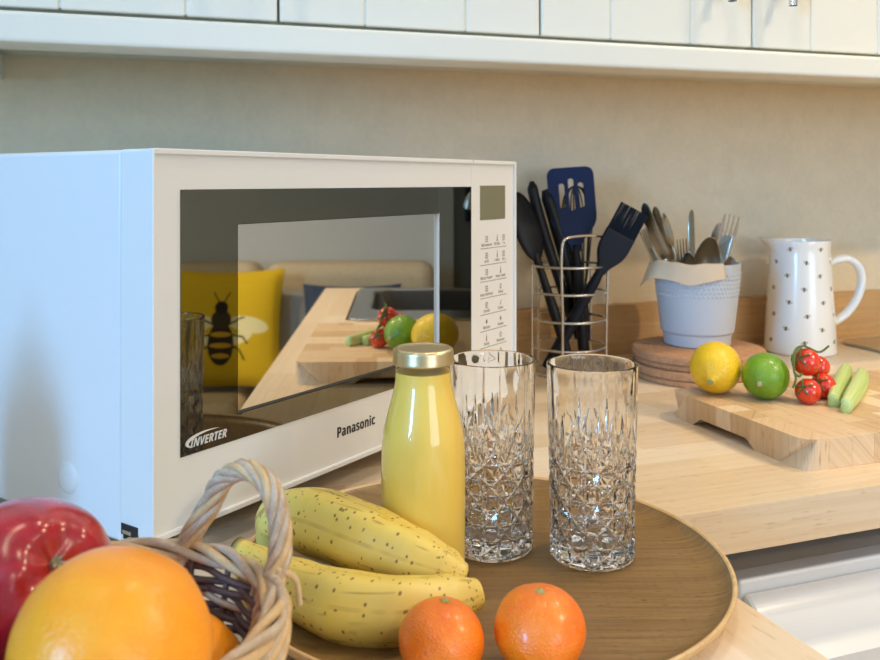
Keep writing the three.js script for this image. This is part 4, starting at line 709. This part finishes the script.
{ // vine tomatoes
  const tm = phy({ map: skinTex([236, 66, 26], [222, 44, 16], 59), roughness: 0.22, clearcoat: 0.9, clearcoatRoughness: 0.06 }), vine = std({ color: lin(0.10, 0.16, 0.04), roughness: 0.8 });
  const at = (px, py, D) => VW((px - 440) / 885 * D, 1.195 - (py - 181) * D / 885, D);
  const list = [[808, 386, 1.010, 0.0146, 'cherry tomato at the bottom front of the vine'], [823, 378, 1.036, 0.0148, 'cherry tomato at the right of the vine'], [806, 362, 1.024, 0.0160, 'topmost and largest cherry tomato of the vine'], [818, 367, 1.050, 0.0135, 'cherry tomato mostly hidden at the back of the vine']];
  for (const [x, y, D, r, label] of list) {
    const c = at(x, y, D); if (y > 370) c[1] = boardY + r * 0.95;
    const t = thing('cherry_tomato', label, 'tomato', c, 0, 'cherry tomatoes on the vine'); t.rotation.set(-0.2, 0.4, 1.15);
    const g = new THREE.SphereGeometry(r, 40, 28), p = g.attributes.position; for (let i = 0; i < p.count; i++) { const n = p.getY(i) / r, th = Math.acos(Math.max(-1, Math.min(1, n))); const s = 1 - 0.10 * Math.exp(-th * th / 0.05); p.setXYZ(i, p.getX(i) * s, p.getY(i) * s * 0.95, p.getZ(i) * s); } g.computeVertexNormals();
    part('skin', g, tm, t);
    part('sepals', merge([0, 1, 2, 3, 4].map(k => tube([[0, r * 0.88, 0], [r * 0.4, r * 0.95, 0], [r * 0.75, r * 0.78, 0]], 0.0009, 8, 5).rotateY(k * 1.2566))), vine, t);
  }
  const q = (x, y, D) => at(x, y, D);
  const v = thing('tomato_vine', 'dark green vine stalk curling along the left of the cherry tomatoes', 'vine');
  part('stalk', merge([tube([q(829, 346, 1.03), q(820, 352, 1.03), q(811, 349, 1.025), q(803, 346, 1.02), q(797, 350, 1.015), q(794, 360, 1.01), q(794, 370, 1.005), q(796, 379, 1.0), q(793, 388, 0.998)], 0.0013, 60, 7)]), vine, v);
  part('stalk', merge([tube([q(797, 351, 1.015), q(794, 354, 1.012), q(792, 361, 1.01)], 0.0018, 12, 6), tube([q(794, 372, 1.005), q(798, 376, 1.003), q(802, 374, 1.01)], 0.0016, 12, 6), tube([q(803, 346, 1.02), q(798, 347, 1.018), q(793, 355, 1.01), q(792, 364, 1.006)], 0.0010, 20, 6)]), vine, v);
}
{ // celery sticks
  const cel = (k) => dataTex(256, 64, (u, v) => mix3(mix3([210, 224, 150], [166, 196, 92], vnoise(u * 2, v * 26, 2, 26, k) * 0.8), [222, 230, 176], Math.max(0, 0.35 - u) * 1.6 * vnoise(u * 9, v * 12, 9, 12, k + 2)));
  const sect = (a) => { const c = Math.cos(a), s = Math.sin(a); return (1 - 0.45 * Math.max(0, s) * Math.max(0, s)) * (1 + 0.025 * Math.cos(12 * a)) * (1 + 0.1 * c * c); };
  const pl = (px, py, h) => { const y = boardY + h, Hh = 1.195 - y, D = Hh * 885 / (py - 181); return VW((px - 440) / 885 * D, y, D); };
  for (const [a, k, label] of [[[pl(832, 401, 0.007), pl(836, 390, 0.0075), pl(841, 380, 0.008), pl(845, 371, 0.008)], 501, 'shorter pale celery stick beside the tomatoes'], [[pl(845, 406, 0.008), pl(852, 395, 0.0085), pl(858, 385, 0.0085), pl(861, 376, 0.008)], 509, 'longer green celery stick nearest the front of the board']])
    solo('celery_stick', sweep(a, [0.0078, 0.0100, 0.0108, 0.0094], 40, 36, sect), phy({ map: cel(k), roughness: 0.45, clearcoat: 0.15 }), label, 'celery', [0, 0, 0], undefined, 'celery sticks on the board');
}

// ================================================================ OUT OF FRAME, SEEN IN THE MICROWAVE DOOR OR BY ITS SHADOW
{
  const t = thing('storage_jar', 'stoneware storage jar standing left of the microwave', 'jar', [-0.246, TOP, -0.630]);
  part('body', lathe([[0, 0], [0.040, 0], [0.045, 0.006], [0.046, 0.12], [0.042, 0.145], [0.036, 0.155], [0.036, 0.162], [0, 0.162]], 48), phy({ color: lin(0.5, 0.42, 0.32), roughness: 0.4, clearcoat: 0.4 }), t);
  part('lid', lathe([[0.038, 0.162], [0.039, 0.168], [0.020, 0.180], [0.008, 0.183], [0.010, 0.196], [0.006, 0.203], [0, 0.204]], 48), phy({ color: lin(0.5, 0.42, 0.32), roughness: 0.4, clearcoat: 0.4 }), t);
}
{
  const linen = dataTex(256, 256, (u, v) => { const s = 0.94 + 0.08 * vnoise(u * 128, v * 16, 128, 16, 601) + 0.06 * vnoise(u * 16, v * 128, 16, 128, 603); return [196 * s, 178 * s, 146 * s]; }, true, 3, 3);
  const sm = std({ map: linen, roughness: 0.95 });
  const t = thing('sofa', 'beige fabric sofa across the room, mirrored in the microwave door', 'sofa', [2.72, 0, 0.04]);   // faces -x
  part('base', rspan(-0.38, 0.42, 0.08, 0.30, -1.0, 1.0, 0.03), sm, t);
  for (const [x, z] of [[-0.33, -0.94], [-0.33, 0.94], [0.37, -0.94], [0.37, 0.94]]) part('foot', cyl(0.02, 0.025, 0.085, x, 0, z, 16), black, t);
  part('back_frame', rspan(0.28, 0.48, 0.25, 0.82, -1.0, 1.0, 0.05), sm, t);
  for (const z of [-0.68, 0, 0.68]) { part('seat_cushion', rbox(0.62, 0.15, 0.66, 0.05, -0.05, 0.37, z, 4), sm, t); part('back_cushion', rbox(0.2, 0.48, 0.665, 0.06, 0.21, 0.635, z, 4).rotateZ(0), sm, t); }
  for (const s of [-1, 1]) part('arm', rbox(0.78, 0.5, 0.14, 0.05, 0.03, 0.37, s * 1.07, 4), sm, t);
  // cushions
  const pillow = (w, h, d) => { const g = new THREE.BoxGeometry(w, h, d, 24, 24, 6), p = g.attributes.position; for (let i = 0; i < p.count; i++) { const x = p.getX(i) / (w / 2), y = p.getY(i) / (h / 2), z = p.getZ(i); const e = Math.pow(Math.max(0, (1 - Math.pow(Math.abs(x), 2.6)) * (1 - Math.pow(Math.abs(y), 2.6))), 0.45), pin = 1 - 0.07 * (1 - x * x) * y * y - 0, pin2 = 1 - 0.07 * (1 - y * y) * x * x; p.setXYZ(i, p.getX(i) * pin2, p.getY(i) * pin, z * (0.08 + 0.92 * e)); } g.computeVertexNormals(); return g; };
  const cv = document.createElement('canvas'); cv.width = cv.height = 512; const c = cv.getContext('2d'); c.fillStyle = 'rgb(214,176,18)'; c.fillRect(0, 0, 512, 512);
  for (let i = 0; i < 1500; i++) { c.fillStyle = `rgba(${150 + rnd() * 90 | 0},${120 + rnd() * 70 | 0},10,0.12)`; c.fillRect(rnd() * 512, rnd() * 512, 60 * rnd(), 2); }
  c.translate(256, 262); c.fillStyle = 'rgba(236,224,170,0.95)'; for (const s of [-1, 1]) { c.beginPath(); c.ellipse(s * 118, -20, 92, 34, s * 0.18, 0, 7); c.fill(); c.beginPath(); c.ellipse(s * 84, 34, 56, 24, s * -0.35, 0, 7); c.fill(); }
  c.strokeStyle = 'rgb(40,30,10)'; c.lineWidth = 7; for (const s of [-1, 1]) for (const [y, l, e] of [[-20, 80, -70], [20, 96, 40], [60, 84, 110]]) { c.beginPath(); c.moveTo(s * 30, y); c.lineTo(s * l, (y + e) / 2); c.lineTo(s * (l + 22), e + 20); c.stroke(); }
  c.fillStyle = 'rgb(44,32,12)'; c.beginPath(); c.ellipse(0, 60, 54, 92, 0, 0, 7); c.fill(); c.fillStyle = 'rgb(196,150,20)'; for (const y of [20, 66, 110]) { c.beginPath(); c.ellipse(0, y, 50 - Math.abs(y - 50) * 0.2, 11, 0, 0, 7); c.fill(); } c.fillStyle = 'rgb(60,44,16)'; c.beginPath(); c.ellipse(0, -42, 42, 40, 0, 0, 7); c.fill(); c.fillStyle = 'rgb(30,24,10)'; c.beginPath(); c.arc(0, -92, 28, 0, 7); c.fill();
  c.strokeStyle = 'rgb(40,30,10)'; c.lineWidth = 5; for (const s of [-1, 1]) { c.beginPath(); c.moveTo(s * 10, -114); c.lineTo(s * 34, -160); c.stroke(); }
  const tx = new THREE.CanvasTexture(cv); tx.colorSpace = THREE.SRGBColorSpace;
  solo('cushion', pillow(0.43, 0.43, 0.14), std({ map: tx, roughness: 0.9 }), 'yellow cushion printed with a large bee on the sofa', 'cushion', [2.60, 0.665, -0.20], [-0.18, -Math.PI / 2, 0.0, 'YXZ']);
  solo('cushion', pillow(0.36, 0.36, 0.13), std({ color: lin(0.035, 0.05, 0.085), roughness: 0.9 }), 'navy blue cushion at the near end of the sofa', 'cushion', [2.62, 0.64, -0.66], [-0.15, -Math.PI / 2, 0.0, 'YXZ']);
  solo('cushion', pillow(0.32, 0.34, 0.10), std({ color: lin(0.30, 0.28, 0.24), roughness: 0.9 }), 'grey cushion tucked behind the yellow one on the sofa', 'cushion', [2.735, 0.628, -0.43], [-0.10, -Math.PI / 2, 0.12, 'YXZ']);
}
scene.traverse(o => { if (o.isLight && o.shadow) o.castShadow = true; });
renderer.render(scene, camera);
